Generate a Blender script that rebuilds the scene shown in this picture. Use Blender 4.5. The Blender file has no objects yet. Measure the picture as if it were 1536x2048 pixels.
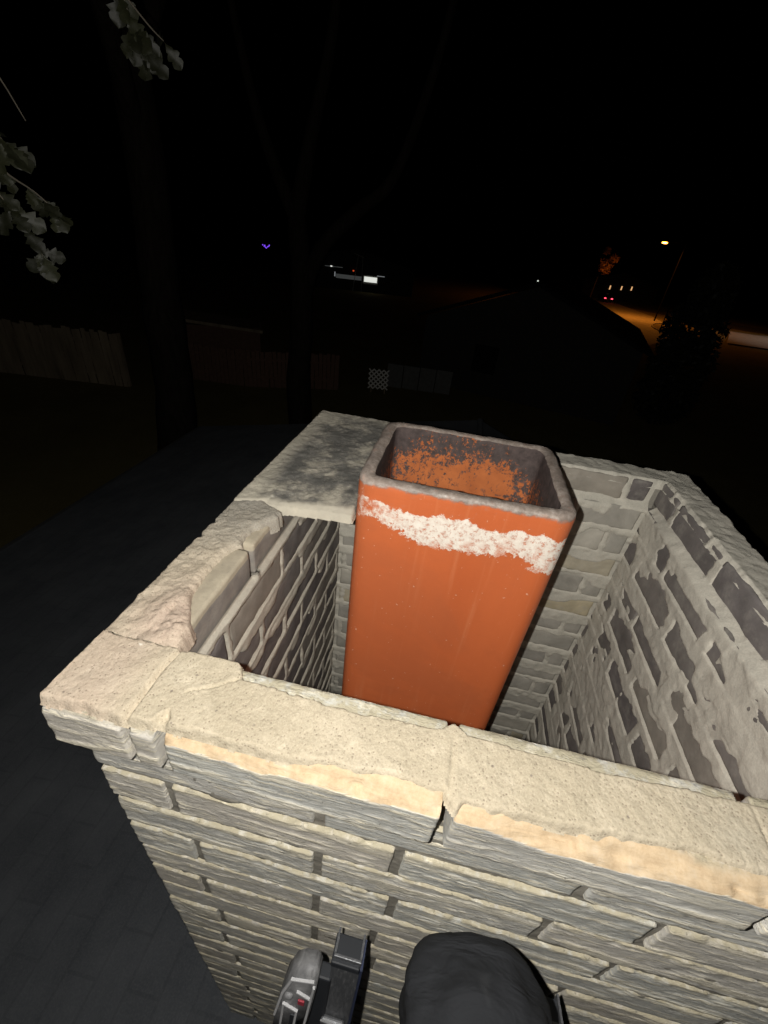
import bpy, bmesh, math, random
import numpy as np
from mathutils import Vector, Matrix

sc = bpy.context.scene
col = sc.collection
random.seed(7)

# ------------------------------------------------------------------ camera, sky, light
R_ = Vector((0.97564142, 0.19308181, 0.10413082))
U_ = Vector((-0.19155935, 0.51852724, 0.83332737))
F_ = Vector((-0.10690569, 0.83297594, -0.54288328))
CAM = Vector((0.37327, -0.19010, 0.44052))
cd = bpy.data.cameras.new("camera")
cam = bpy.data.objects.new("camera", cd)
col.objects.link(cam)
cd.sensor_fit = 'HORIZONTAL'
cd.sensor_width = 36.0
cd.lens = 830.13 / 1536 * 36.0
cd.clip_start = 0.02
cd.clip_end = 1000
cam.matrix_world = Matrix(((R_.x, U_.x, -F_.x, CAM.x), (R_.y, U_.y, -F_.y, CAM.y), (R_.z, U_.z, -F_.z, CAM.z), (0, 0, 0, 1)))
sc.camera = cam

w = bpy.data.worlds.new("World")
sc.world = w
w.use_nodes = True
wt = w.node_tree
bg = wt.nodes["Background"]
sky = wt.nodes.new("ShaderNodeTexSky")
sky.sky_type = 'NISHITA'
sky.sun_disc = False
sky.sun_elevation = math.radians(-9)
sky.sun_rotation = math.radians(200)
wt.links.new(sky.outputs[0], bg.inputs[0])
bg.inputs[1].default_value = 0.05

# the phone's flash: a tiny lamp just left of the lens
fl = bpy.data.lights.new("phone_flash", 'POINT')
fl.energy = 1.0
fl.color = (1.0, 0.97, 0.905)
fl.shadow_soft_size = 0.004
fl.use_nodes = True
nt = fl.node_tree
em = nt.nodes["Emission"]
fo = nt.nodes.new("ShaderNodeLightFalloff")
fo.inputs["Strength"].default_value = 49.0
fo.inputs["Smooth"].default_value = 0.5
fo2 = nt.nodes.new("ShaderNodeLightFalloff")
fo2.inputs["Strength"].default_value = 13.0
fsum = nt.nodes.new("ShaderNodeMath")
fsum.operation = 'ADD'
nt.links.new(fo.outputs["Quadratic"], fsum.inputs[0])
nt.links.new(fo2.outputs["Linear"], fsum.inputs[1])
nt.links.new(fsum.outputs[0], em.inputs["Strength"])
flo = bpy.data.objects.new("phone_flash", fl)
col.objects.link(flo)
flo.location = CAM - R_ * 0.034 + U_ * 0.004 + F_ * 0.006

sc.view_settings.view_transform = 'Standard'
sc.view_settings.look = 'None'
sc.view_settings.exposure = 0
sc.view_settings.gamma = 1
sc.view_settings.use_curve_mapping = False
sc.render.engine = 'CYCLES'
sc.cycles.max_bounces = 5
sc.cycles.use_denoising = True

# ------------------------------------------------------------------ noise
def _h(ix, iy, iz, s):
    h = (ix * 374761393 + iy * 668265263 + iz * 2147483647 + s * 974634777) & 0xFFFFFFFF
    h = ((h ^ (h >> 13)) * 1274126177) & 0xFFFFFFFF
    h = ((h ^ (h >> 16)) * 2246822519) & 0xFFFFFFFF
    return ((h ^ (h >> 15)) & 0xFFFFFF) / float(0xFFFFFF)

def vn(P, s=0):
    P = np.asarray(P, float)
    I = np.floor(P).astype(np.int64)
    f = P - I
    f = f * f * (3 - 2 * f)
    r = 0
    for dx in (0, 1):
        wx = f[:, 0] if dx else 1 - f[:, 0]
        for dy in (0, 1):
            wy = f[:, 1] if dy else 1 - f[:, 1]
            for dz in (0, 1):
                wz = f[:, 2] if dz else 1 - f[:, 2]
                r = r + wx * wy * wz * _h(I[:, 0] + dx, I[:, 1] + dy, I[:, 2] + dz, s)
    return r

def fbm(P, s=0, o=4):
    P = np.asarray(P, float)
    a, t, r = 1.0, 0.0, 0.0
    for i in range(o):
        r = r + a * vn(P * (2.03 ** i) + 17.3 * i, s + i)
        t += a
        a *= 0.5
    return r / t

def sst(a, b, x):
    t = np.clip((x - a) / (b - a), 0, 1)
    return t * t * (3 - 2 * t)

# ------------------------------------------------------------------ objects
def raw_mesh(name, V, Fq, smooth=True):
    me = bpy.data.meshes.new(name)
    V = np.asarray(V, np.float32)
    Fq = np.asarray(Fq, np.int32)
    k = Fq.shape[1]
    me.vertices.add(len(V))
    me.vertices.foreach_set("co", V.ravel())
    me.loops.add(Fq.size)
    me.loops.foreach_set("vertex_index", Fq.ravel())
    me.polygons.add(len(Fq))
    me.polygons.foreach_set("loop_start", np.arange(0, Fq.size, k, dtype=np.int32))
    me.polygons.foreach_set("use_smooth", np.full(len(Fq), smooth))
    me.update(calc_edges=True)
    me.validate()
    return me

def wloc(o):
    v = Vector((0, 0, 0))
    while o is not None:
        v += Vector(o.location); o = o.parent
    return v

def link(name, me, mat=None, parent=None, loc=None):
    o = bpy.data.objects.new(name, me)
    col.objects.link(o)
    if mat is not None and me is not None:
        if isinstance(mat, (list, tuple)):
            for m in mat:
                me.materials.append(m)
        elif not me.materials:
            me.materials.append(mat)
    if loc is not None:
        o.location = loc
    if parent is not None:
        o.parent = parent
        if loc is not None:
            o.location = Vector(loc) - wloc(parent)
        else:
            o.location = -wloc(parent)
    return o

def tag(o, label=None, cat=None, group=None, kind=None):
    if label: o["label"] = label
    if cat: o["category"] = cat
    if group: o["group"] = group
    if kind: o["kind"] = kind
    return o

def thing(name, label, cat, loc=(0, 0, 0), group=None):
    o = bpy.data.objects.new(name, None)
    col.objects.link(o)
    o.location = loc
    o.empty_display_size = 0.1
    return tag(o, label, cat, group)

def bm_obj(name, bm, mat, parent=None, smooth=False):
    me = bpy.data.meshes.new(name)
    bm.normal_update()
    bm.to_mesh(me)
    bm.free()
    if smooth:
        me.polygons.foreach_set("use_smooth", np.ones(len(me.polygons), bool))
    return link(name, me, mat, parent)

def add_box(bm, c, d, rot=None, bev=0):
    r = bmesh.ops.create_cube(bm, size=1)
    vs = r['verts']
    M = Matrix.Translation(c) @ (rot.to_4x4() if rot else Matrix()) @ Matrix.Diagonal((d[0], d[1], d[2], 1))
    bmesh.ops.transform(bm, matrix=M, verts=vs)
    if bev:
        es = list({e for v in vs for e in v.link_edges})
        bmesh.ops.bevel(bm, geom=es, offset=bev, segments=2, affect='EDGES', profile=.5)

def add_tube(bm, pts, rads, n=10, cap=True):
    pts = [Vector(p) for p in pts]
    rings = []
    ref = Vector((0.31, 0.2, 0.93))
    for i, p in enumerate(pts):
        t = (pts[min(i + 1, len(pts) - 1)] - pts[max(i - 1, 0)]).normalized()
        a = t.cross(ref)
        if a.length < 1e-3: a = t.cross(Vector((1, 0, 0)))
        a.normalize()
        b = t.cross(a)
        rings.append([bm.verts.new(p + (a * math.cos(2 * math.pi * k / n) + b * math.sin(2 * math.pi * k / n)) * rads[i]) for k in range(n)])
    for i in range(len(rings) - 1):
        for k in range(n):
            bm.faces.new((rings[i][k], rings[i][(k + 1) % n], rings[i + 1][(k + 1) % n], rings[i + 1][k]))
    if cap:
        bm.faces.new(rings[0]); bm.faces.new(rings[-1][::-1])

def add_prism(bm, poly, z0, z1):
    a = [bm.verts.new((x, y, z0)) for x, y in poly]
    b = [bm.verts.new((x, y, z1)) for x, y in poly]
    n = len(poly)
    bm.faces.new(a[::-1]); bm.faces.new(b)
    for i in range(n):
        bm.faces.new((a[i], a[(i + 1) % n], b[(i + 1) % n], b[i]))

# ------------------------------------------------------------------ materials
class NB:
    def __init__(self, name, rough=0.9, spec=0.3):
        self.m = bpy.data.materials.new(name)
        self.m.use_nodes = True
        self.t = self.m.node_tree
        self.b = self.t.nodes["Principled BSDF"]
        self.b.inputs["Roughness"].default_value = rough
        self.b.inputs["Specular IOR Level"].default_value = spec
        self.tc = self.t.nodes.new("ShaderNodeTexCoord").outputs["Object"]
        self._rnd = None
    def L(self, a, b): self.t.links.new(a, b)
    def setin(self, s, v):
        if hasattr(v, "is_linked") or isinstance(v, bpy.types.NodeSocket): self.L(v, s)
        elif isinstance(v, tuple) and len(v) == 3 and s.type == 'RGBA': s.default_value = (*v, 1)
        else: s.default_value = v
    def rnd(self):
        if self._rnd is None: self._rnd = self.t.nodes.new("ShaderNodeObjectInfo").outputs["Random"]
        return self._rnd
    def math(self, op, a, b=0.0, clamp=False):
        n = self.t.nodes.new("ShaderNodeMath"); n.operation = op; n.use_clamp = clamp
        self.setin(n.inputs[0], a); self.setin(n.inputs[1], b)
        return n.outputs[0]
    def scale(self, v):
        n = self.t.nodes.new("ShaderNodeMapping")
        self.L(self.tc, n.inputs[0]); n.inputs["Scale"].default_value = v
        return n.outputs[0]
    def noise(self, sc_=10, det=6, rough=.6, vec=None, off=False, dist=0):
        n = self.t.nodes.new("ShaderNodeTexNoise"); n.noise_dimensions = '4D'
        self.L(vec or self.tc, n.inputs["Vector"])
        n.inputs["Scale"].default_value = sc_; n.inputs["Detail"].default_value = det
        n.inputs["Roughness"].default_value = rough; n.inputs["Distortion"].default_value = dist
        if off: self.L(self.math('MULTIPLY', self.rnd(), 50.0), n.inputs["W"])
        return n.outputs["Fac"]
    def voro(self, sc_, vec=None, feat='F1', rand=1):
        n = self.t.nodes.new("ShaderNodeTexVoronoi"); n.feature = feat
        self.L(vec or self.tc, n.inputs["Vector"]); n.inputs["Scale"].default_value = sc_
        n.inputs["Randomness"].default_value = rand
        return n.outputs["Distance"]
    def ramp(self, f, stops, interp='LINEAR'):
        n = self.t.nodes.new("ShaderNodeValToRGB"); r = n.color_ramp; r.interpolation = interp
        while len(r.elements) < len(stops): r.elements.new(.5)
        for e, (p, c) in zip(r.elements, stops):
            e.position = p; e.color = (*c, 1) if isinstance(c, tuple) else (c, c, c, 1)
        self.setin(n.inputs[0], f)
        return n.outputs[0]
    def mix(self, f, a, b, mode='MIX'):
        n = self.t.nodes.new("ShaderNodeMix"); n.data_type = 'RGBA'; n.blend_type = mode
        self.setin(n.inputs[0], f); self.setin(n.inputs[6], a); self.setin(n.inputs[7], b)
        return n.outputs[2]
    def sep(self, v=None):
        n = self.t.nodes.new("ShaderNodeSeparateXYZ"); self.L(v or self.tc, n.inputs[0]); return n.outputs
    def maprange(self, v, a, b, c=0., d=1., smooth=True):
        n = self.t.nodes.new("ShaderNodeMapRange"); n.interpolation_type = 'SMOOTHSTEP' if smooth else 'LINEAR'
        for i, x in enumerate((v, a, b, c, d)): self.setin(n.inputs[i], x)
        return n.outputs[0]
    def bump(self, h, strength=.5, dist=.002, prev=None):
        n = self.t.nodes.new("ShaderNodeBump"); n.inputs["Strength"].default_value = strength; n.inputs["Distance"].default_value = dist
        self.L(h, n.inputs["Height"])
        if prev is not None: self.L(prev, n.inputs["Normal"])
        return n.outputs[0]
    def attr(self, name):
        n = self.t.nodes.new("ShaderNodeAttribute"); n.attribute_name = name; return n.outputs["Fac"]
    def done(self, colr=None, normal=None, rough=None):
        if colr is not None: self.setin(self.b.inputs["Base Color"], colr)
        if normal is not None: self.L(normal, self.b.inputs["Normal"])
        if rough is not None: self.setin(self.b.inputs["Roughness"], rough)
        return self.m

def plain(name, c, rough=.7, spec=.3, metal=0, var=.25, sc_=8):
    n = NB(name, rough, spec)
    n.b.inputs["Metallic"].default_value = metal
    f = n.noise(sc_, 5)
    return n.done(n.ramp(f, [(.25, tuple(x * (1 - var) for x in c)), (.75, tuple(min(1, x * (1 + var)) for x in c))]))

def glow(name, c, s):
    m = bpy.data.materials.new(name); m.use_nodes = True
    t = m.node_tree; b = t.nodes["Principled BSDF"]
    b.inputs["Base Color"].default_value = (*c, 1)
    b.inputs["Emission Color"].default_value = (*c, 1); b.inputs["Emission Strength"].default_value = s
    return m

def mat_front_brick():
    n = NB("rustic_brick_face", .95, .15)
    big = n.noise(14, 5, .6, off=True)
    str_ = n.noise(1, 5, .65, vec=n.scale((22, 60, 190)), off=True, dist=.6)
    fine = n.noise(420, 3, .6)
    base = n.ramp(big, [(.25, (.43, .425, .41)), (.5, (.55, .54, .515)), (.75, (.63, .615, .57))])
    tint = n.ramp(n.rnd(), [(0, (.86, .88, .87)), (.5, (1, .98, .95)), (1, (.95, .90, .84))])
    base = n.mix(1.0, base, tint, 'MULTIPLY')
    rid = n.attr("ridge")
    str2 = n.noise(1, 6, .75, vec=n.scale((38, 80, 420)), off=True, dist=.5)
    k = n.math('ADD', n.math('MULTIPLY', n.maprange(str_, .53, .62), .75), n.math('ADD', n.math('MULTIPLY', n.maprange(str2, .54, .64), .5), n.math('MULTIPLY', rid, .6)), True)
    c = n.mix(n.math('MULTIPLY', k, .95), base, (.74, .68, .54))
    lip = n.attr("lip")
    c = n.mix(n.math('MULTIPLY', lip, n.maprange(n.noise(60, 4, .7, off=True), .3, .55)), c, (.40, .36, .265))
    dark = n.maprange(n.noise(55, 6, .75, off=True), .62, .74)
    c = n.mix(n.math('MULTIPLY', dark, .6), c, (.13, .12, .105))
    wspk = n.maprange(n.noise(85, 5, .75, off=True), .63, .70); c = n.mix(n.math('MULTIPLY', wspk, .55), c, (.66, .64, .57))
    sdk = n.maprange(n.noise(1, 6, .8, vec=n.scale((30, 60, 260)), off=True, dist=.7), .58, .66); c = n.mix(n.math('MULTIPLY', sdk, .6), c, (.17, .16, .145))
    pit = n.maprange(n.noise(190, 4, .75, off=True), .60, .68); c = n.mix(n.math('MULTIPLY', pit, .6), c, (.12, .11, .095))
    ora = n.attr("chip")
    oc = n.ramp(n.noise(55, 8, .78), [(.3, (.38, .27, .165)), (.5, (.51, .39, .255)), (.72, (.58, .48, .355))])
    c = n.mix(ora, c, oc)
    h = n.math('ADD', n.math('ADD', n.math('MULTIPLY', n.maprange(str_, .45, .62), .7), n.math('MULTIPLY', n.maprange(str2, .48, .64), .6)), n.math('ADD', n.math('MULTIPLY', fine, .35), n.math('MULTIPLY', pit, -.5)))
    h = n.math('MULTIPLY', h, n.math('SUBTRACT', 1.0, n.math('MULTIPLY', ora, .75)))
    return n.done(c, n.bump(h, .55, .0024))

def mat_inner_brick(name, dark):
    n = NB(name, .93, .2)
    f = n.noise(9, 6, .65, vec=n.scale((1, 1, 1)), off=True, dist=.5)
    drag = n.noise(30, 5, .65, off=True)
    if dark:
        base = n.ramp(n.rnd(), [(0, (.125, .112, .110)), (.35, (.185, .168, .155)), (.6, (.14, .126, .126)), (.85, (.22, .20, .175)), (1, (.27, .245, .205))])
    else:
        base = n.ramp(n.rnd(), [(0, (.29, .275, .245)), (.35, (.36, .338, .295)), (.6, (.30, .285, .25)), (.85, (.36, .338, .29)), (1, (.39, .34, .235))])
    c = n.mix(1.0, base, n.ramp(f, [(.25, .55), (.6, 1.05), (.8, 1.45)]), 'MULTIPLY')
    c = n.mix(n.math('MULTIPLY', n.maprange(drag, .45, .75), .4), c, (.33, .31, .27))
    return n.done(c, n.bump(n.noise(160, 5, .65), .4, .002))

def mat_mortar(name, a, b, spk=.4, gsc=1.0):
    n = NB(name, .97, .12)
    f = n.noise(11, 6, .65)
    fine = n.noise(300 * gsc, 4, .7)
    c = n.ramp(f, [(.28, a), (.7, b)])
    c = n.mix(n.math('MULTIPLY', n.maprange(fine, .35, .75), .35), c, tuple(x * 1.35 for x in b))
    g = n.voro(150 * gsc)
    d = n.math('MULTIPLY', n.maprange(g, .0, .16, 1, 0), n.maprange(n.noise(70 * gsc, 3), .52, .66))
    c = n.mix(n.math('MULTIPLY', d, spk), c, (.10, .085, .07))
    h = n.math('ADD', fine, n.math('MULTIPLY', n.noise(90 * gsc, 5, .7), 1.4))
    return n.done(c, n.bump(h, .5, .0022))

def mat_wash():
    n = NB("sandy_mortar_wash", .96, .12)
    f = n.noise(7, 6, .65); f2 = n.noise(26, 6, .7)
    c = n.ramp(f, [(.3, (.36, .31, .225)), (.55, (.44, .38, .285)), (.75, (.44, .40, .32))])
    c = n.mix(n.math('MULTIPLY', n.maprange(f2, .5, .72), .5), c, (.68, .60, .47))
    pink = n.attr("pink"); c = n.mix(pink, c, (.45, .335, .27))
    soot = n.attr("soot"); c = n.mix(soot, c, (.27, .255, .225))
    g = n.voro(270); cell = n.noise(110, 2)
    d = n.math('MULTIPLY', n.maprange(g, .14, .34, 1, 0), n.maprange(cell, .44, .56))
    c = n.mix(n.math('MULTIPLY', d, .75), c, (.17, .135, .10))
    g2 = n.voro(75); d2 = n.math('MULTIPLY', n.maprange(g2, .06, .16, 1, 0), n.maprange(n.noise(33, 2), .53, .6))
    c = n.mix(n.math('MULTIPLY', d2, .8), c, (.14, .115, .10))
    wsp = n.maprange(n.noise(28, 4, .7), .68, .74); c = n.mix(n.math('MULTIPLY', wsp, .7), c, (.8, .77, .70))
    fine = n.noise(520, 4, .75)
    c = n.mix(n.math('MULTIPLY', n.maprange(fine, .42, .75), .45), c, (.66, .58, .45))
    c = n.mix(n.math('MULTIPLY', n.maprange(n.noise(430, 3, .7), .52, .7), .5), c, (.24, .195, .14))
    h = n.math('ADD', n.math('ADD', fine, n.math('MULTIPLY', g, 1.0)), n.math('MULTIPLY', n.noise(90, 4, .7), .5))
    return n.done(c, n.bump(h, .4, .0014))

def mat_slab():
    n = NB("sooty_concrete", .95, .15)
    f = n.noise(9, 7, .68); s = n.attr("soot")
    c = n.ramp(f, [(.3, (.38, .35, .29)), (.7, (.52, .475, .385))])
    dk = n.ramp(n.noise(22, 7, .7), [(.3, (.09, .087, .08)), (.55, (.145, .139, .127)), (.75, (.27, .254, .225))])
    k = n.math('MULTIPLY', s, n.maprange(n.noise(13, 6, .7), .33, .55))
    c = n.mix(k, c, dk)
    wsp = n.maprange(n.noise(48, 5, .75, dist=.8), .62, .70); c = n.mix(n.math('MULTIPLY', wsp, .55), c, (.58, .54, .46))
    wh = n.maprange(n.noise(330, 2, .6), .66, .72); c = n.mix(n.math('MULTIPLY', wh, .6), c, (.62, .58, .5))
    h = n.math('ADD', n.noise(330, 4, .7), n.math('MULTIPLY', n.noise(70, 5, .7), 2.0))
    return n.done(c, n.bump(h, .5, .0022))

def mat_flue():
    # object origin at the front-left top corner; x 0..0.39, y 0..0.325, z down
    n = NB("orange_clay", .62, .35)
    s = n.sep(); x, y, z = s[0], s[1], s[2]
    f = n.noise(6, 6, .6, vec=n.scale((1.0, 1.0, .25)))
    c = n.ramp(f, [(.3, (.47, .110, .036)), (.6, (.53, .130, .043)), (.8, (.58, .16, .058))])
    stv = n.noise(1, 4, .6, vec=n.scale((55, 55, 2.2)))
    c = n.mix(n.math('MULTIPLY', n.maprange(stv, .54, .74), .26), c, (.66, .27, .13))
    c = n.mix(n.math('MULTIPLY', n.maprange(n.noise(1, 3, .6, vec=n.scale((9, 9, 60))), .6, .75), .15), c, (.40, .10, .03))
    bl = n.noise(3.2, 5, .65, dist=.6); c = n.mix(n.math('MULTIPLY', n.maprange(bl, .48, .66), .45), c, (.40, .105, .038))
    sc1 = n.maprange(n.noise(1, 6, .8, vec=n.scale((90, 90, 14))), .63, .72); c = n.mix(n.math('MULTIPLY', sc1, .35), c, (.70, .38, .24))
    wht = n.maprange(n.noise(95, 3, .6), .66, .70); c = n.mix(n.math('MULTIPLY', wht, .6), c, (.75, .55, .42))
    # pale band of old mortar a little below the rim
    wav = n.noise(11, 6, .68); wav2 = n.noise(38, 6, .75)
    top = n.math('ADD', n.math('ADD', -.048, n.math('MULTIPLY', n.maprange(x, .03, .12, 1, 0), .004)), n.math('MULTIPLY', n.math('SUBTRACT', wav, .5), .075))
    wav0 = n.noise(7, 2, .5)
    bot = n.math('ADD', n.math('ADD', -.100, n.math('MULTIPLY', x, -.065)), n.math('ADD', n.math('MULTIPLY', n.math('SUBTRACT', wav0, .5), .16), n.math('ADD', n.math('MULTIPLY', n.math('SUBTRACT', wav, .5), .12), n.math('MULTIPLY', n.math('SUBTRACT', wav2, .5), .11))))
    tj = n.math('MULTIPLY', n.math('SUBTRACT', wav2, .5), .045)
    inb = n.math('MULTIPLY', n.maprange(n.math('SUBTRACT', n.math('ADD', top, tj), z), 0, .004), n.maprange(n.math('SUBTRACT', z, bot), 0, .004))
    sideL = n.maprange(n.math('ADD', x, n.math('MULTIPLY', n.math('SUBTRACT', n.noise(45, 6, .8), .5), .30)), .0, .075)
    inb = n.math('MULTIPLY', inb, sideL)
    hole = n.maprange(n.noise(75, 9, .88), .405, .49)
    edge = n.maprange(n.math('SUBTRACT', z, bot), .0, .05)
    hole2 = n.maprange(n.noise(19, 7, .8), .37, .52)
    band = n.math('MULTIPLY', inb, n.math('MAXIMUM', n.math('MULTIPLY', hole, hole2), n.math('MULTIPLY', hole, edge)))
    halo = n.math('MULTIPLY', inb, .55)
    c = n.mix(n.math('MULTIPLY', halo, .5), c, (.72, .36, .24))
    c = n.mix(band, c, n.ramp(n.noise(60, 5, .7), [(.3, (.66, .58, .50)), (.7, (.80, .75, .67))]))
    # grey mortar smear on the very rim and just under it
    rim = n.maprange(n.math('ADD', z, n.math('MULTIPLY', n.math('SUBTRACT', n.noise(20, 6, .7), .5), .03)), -.014, -.007)
    gy = n.ramp(n.noise(70, 6, .75), [(.25, (.17, .135, .115)), (.48, (.30, .245, .21)), (.62, (.42, .36, .32)), (.74, (.72, .68, .63))])
    gy2 = n.ramp(n.noise(12, 5, .6), [(.3, .55), (.7, 1.15)])
    gy = n.mix(1.0, gy, gy2, 'MULTIPLY')
    c = n.mix(rim, c, gy)
    spl = n.math('MULTIPLY', n.maprange(z, -.06, -.015), n.maprange(n.noise(34, 7, .8), .56, .64)); c = n.mix(n.math('MULTIPLY', spl, .45), c, (.38, .20, .14))
    h = n.math('ADD', n.math('MULTIPLY', band, .5), n.math('ADD', n.math('MULTIPLY', n.noise(180, 4, .6), .35), n.math('MULTIPLY', rim, n.math('MULTIPLY', n.noise(90, 5, .7), 2.2))))
    rr = n.math('ADD', n.maprange(bl, .4, .7, .42, .6), n.math('MULTIPLY', band, .45))
    return n.done(c, n.bump(h, .5, .0016), rr)

def mat_flue_inside():
    n = NB("sooty_clay_inside", .9, .2)
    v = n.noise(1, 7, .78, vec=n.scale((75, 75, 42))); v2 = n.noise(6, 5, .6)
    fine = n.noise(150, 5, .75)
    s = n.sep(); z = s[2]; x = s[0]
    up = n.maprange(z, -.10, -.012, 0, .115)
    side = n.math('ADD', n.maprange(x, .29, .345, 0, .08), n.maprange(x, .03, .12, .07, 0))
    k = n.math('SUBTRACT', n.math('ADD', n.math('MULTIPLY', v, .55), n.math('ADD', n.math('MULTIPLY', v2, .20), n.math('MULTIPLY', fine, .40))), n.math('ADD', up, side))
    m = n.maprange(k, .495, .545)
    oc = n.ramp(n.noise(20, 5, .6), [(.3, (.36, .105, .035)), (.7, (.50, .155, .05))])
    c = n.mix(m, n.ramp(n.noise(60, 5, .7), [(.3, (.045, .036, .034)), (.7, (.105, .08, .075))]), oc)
    return n.done(c, n.bump(m, .35, .0015))

def mat_ledge_brick():
    n = NB("tan_topped_brick", .94, .15)
    z = n.sep()[2]
    f = n.noise(30, 6, .7, off=True)
    top_ = n.maprange(n.math('ADD', z, n.math('MULTIPLY', n.math('SUBTRACT', f, .5), .006)), .0185, .0215)
    c = n.mix(top_, n.ramp(f, [(.3, (.17, .155, .145)), (.7, (.29, .26, .225))]), n.ramp(f, [(.3, (.28, .245, .19)), (.7, (.44, .385, .29))]))
    return n.done(c, n.bump(n.noise(170, 5, .65), .45, .002))

M = dict(
    ledge=mat_ledge_brick(),
    front=mat_front_brick(),
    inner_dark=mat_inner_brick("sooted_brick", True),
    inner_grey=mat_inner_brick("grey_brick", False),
    joint=mat_mortar("raked_joint_mortar", (.15, .14, .122), (.27, .252, .215), .3),
    slob_l=mat_mortar("squeezed_mortar_pale", (.33, .305, .26), (.46, .425, .355), .3),
    slob_r=mat_mortar("squeezed_mortar_grey", (.33, .312, .272), (.50, .47, .405), .35),
    slob_b=mat_mortar("smeared_mortar", (.33, .315, .272), (.46, .435, .375), .3),
    wash=mat_wash(), slab=mat_slab(), flue=mat_flue(), flue_in=mat_flue_inside(),
)

# ------------------------------------------------------------------ chimney
W, D, C, S, BH = 1.0414, 0.9702, 0.0167, 0.085, 0.0715
XI, XR, YB, YF = 0.1, 0.943, 0.872, 0.0945     # inner faces: left, right, back, front
chim = thing("chimney", "square grey brick chimney without its crown, open inside around the orange flue", "chimney", (0, 0, -2.0))

def axis_pts(n, h, edge=0.006):
    """n+1 points over -h..h, the outer ones pulled close to the ends"""
    a = np.linspace(-h, h, n + 1)
    if n >= 3:
        a[1] = -h + min(edge, 1.5 * h / n); a[-2] = -a[1]
        a[1:-1] = np.linspace(a[1], a[-2], n - 1)
    return a

def box_grid(dims, ns):
    X, Y, Z = [axis_pts(n, d / 2) for n, d in zip(ns, dims)]
    nx, ny, nz = [len(a) for a in (X, Y, Z)]
    I = np.arange(nx * ny * nz).reshape(nx, ny, nz)
    msk = np.zeros((nx, ny, nz), bool)
    msk[0] = msk[-1] = True; msk[:, 0] = msk[:, -1] = True; msk[:, :, 0] = msk[:, :, -1] = True
    G = np.stack(np.meshgrid(X, Y, Z, indexing='ij'), -1).reshape(-1, 3)
    rm = -np.ones(nx * ny * nz, np.int64); mf = msk.ravel(); rm[mf] = np.arange(mf.sum())
    fs = []
    def q(a, flip):
        f = np.stack([a[:-1, :-1], a[1:, :-1], a[1:, 1:], a[:-1, 1:]], -1).reshape(-1, 4)
        fs.append(rm[f[:, ::-1]] if flip else rm[f])
    q(I[:, :, 0], True); q(I[:, :, -1], False); q(I[:, 0, :], False); q(I[:, -1, :], True); q(I[0], True); q(I[-1], False)
    return G[mf], np.concatenate(fs)

def rounded(P, dims, r):
    h = np.array(dims) / 2
    q = np.clip(P, -(h - r), h - r)
    d = P - q
    L = np.linalg.norm(d, axis=1, keepdims=True); L[L == 0] = 1
    n = d / L
    return q + n * r, n

def front_brick(x0, x1, y0, z1, y1, top, res, hgt=BH):
    dims = (x1 - x0, y1 - y0, hgt)
    cen = np.array([(x0 + x1) / 2, (y0 + y1) / 2, z1 - hgt / 2])
    nx = max(4, int(dims[0] / (.0045 * res))); nz = max(8, int(hgt / (.0021 * res))); ny = 14 if top else 6
    P, Fq = box_grid(dims, (nx, ny, nz))
    P0 = P.copy()
    P, n = rounded(P, dims, .0026)
    Wd = P + cen
    e = fbm(Wd * 70, 3, 3) - .5
    lo = fbm(Wd * 14, 9, 3) - .5
    warp = (fbm(np.stack([Wd[:, 0] * 9, Wd[:, 1] * 0, Wd[:, 2] * 22], 1), 21, 3) - .5) * 3.4
    rz = Wd[:, 2] * 95 + warp + Wd[:, 0] * 1.5
    k = vn(np.stack([Wd[:, 0] * 7, np.floor(rz * 0), rz], 1), 31)
    k2 = vn(np.stack([Wd[:, 0] * 16 + 5, np.floor(rz * 0), rz * 2.3 + 9], 1), 37)
    rid = np.maximum(sst(.60, .74, k * .75 + k2 * .25), .8 * sst(.66, .80, k2 * .8 + k * .2))
    front = np.clip((-n[:, 1] - .4) / .5, 0, 1)
    topk = 1.0 if not top else np.clip((P0[:, 2] * -1 + dims[2] / 2 - .022) / .012, .15, 1)
    disp = (.0011 * e * 2 + .0008 * lo) + front * topk * (rid * .0014 - .0005 + .0010 * (fbm(Wd * 170, 5, 2) - .5))
    P = P + n * disp[:, None]
    dt = hgt / 2 - P0[:, 2]
    # ragged little bites out of the upper front arris
    bite = sst(.56, .74, fbm(np.stack([Wd[:, 0] * 48, Wd[:, 1] * 20, Wd[:, 2] * 6], 1), 51, 3))
    nearlip = np.clip(1 - (P0[:, 1] + dims[1] / 2 + dt) / .012, 0, 1)
    P[:, 2] -= bite * nearlip * .0035
    P[:, 1] += bite * nearlip * .003
    chip = np.zeros(len(P))
    if top:
        a = P0[:, 1] + dims[1] / 2
        b = dt
        wch = .012 + .022 * (fbm(np.stack([Wd[:, 0] * 13, Wd[:, 0] * 0, Wd[:, 0] * 0], 1), 77, 3) - .35) + .006 * (fbm(Wd * 90, 78, 3) - .5)
        t = np.clip(wch - a * .75 - b, 0, None)
        P[:, 1] += t * .42; P[:, 2] -= t * .55
        if top == 1:
            chip = sst(-.006, .002, wch * 1.12 - a * .75 - b) * (1 - sst(.35, .9, -n[:, 1] * (b > wch * .95)))
    lip = np.clip(1 - dt / .010, 0, 1) * (n[:, 2] > -.2)
    me = raw_mesh("brick", P, Fq)
    for nm, v in (("ridge", rid * front), ("lip", lip), ("chip", chip)):
        at = me.attributes.new(nm, 'FLOAT', 'POINT'); at.data.foreach_set("value", v.astype(np.float32))
    link("brick", me, M['front'], chim, Vector(cen))

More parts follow.
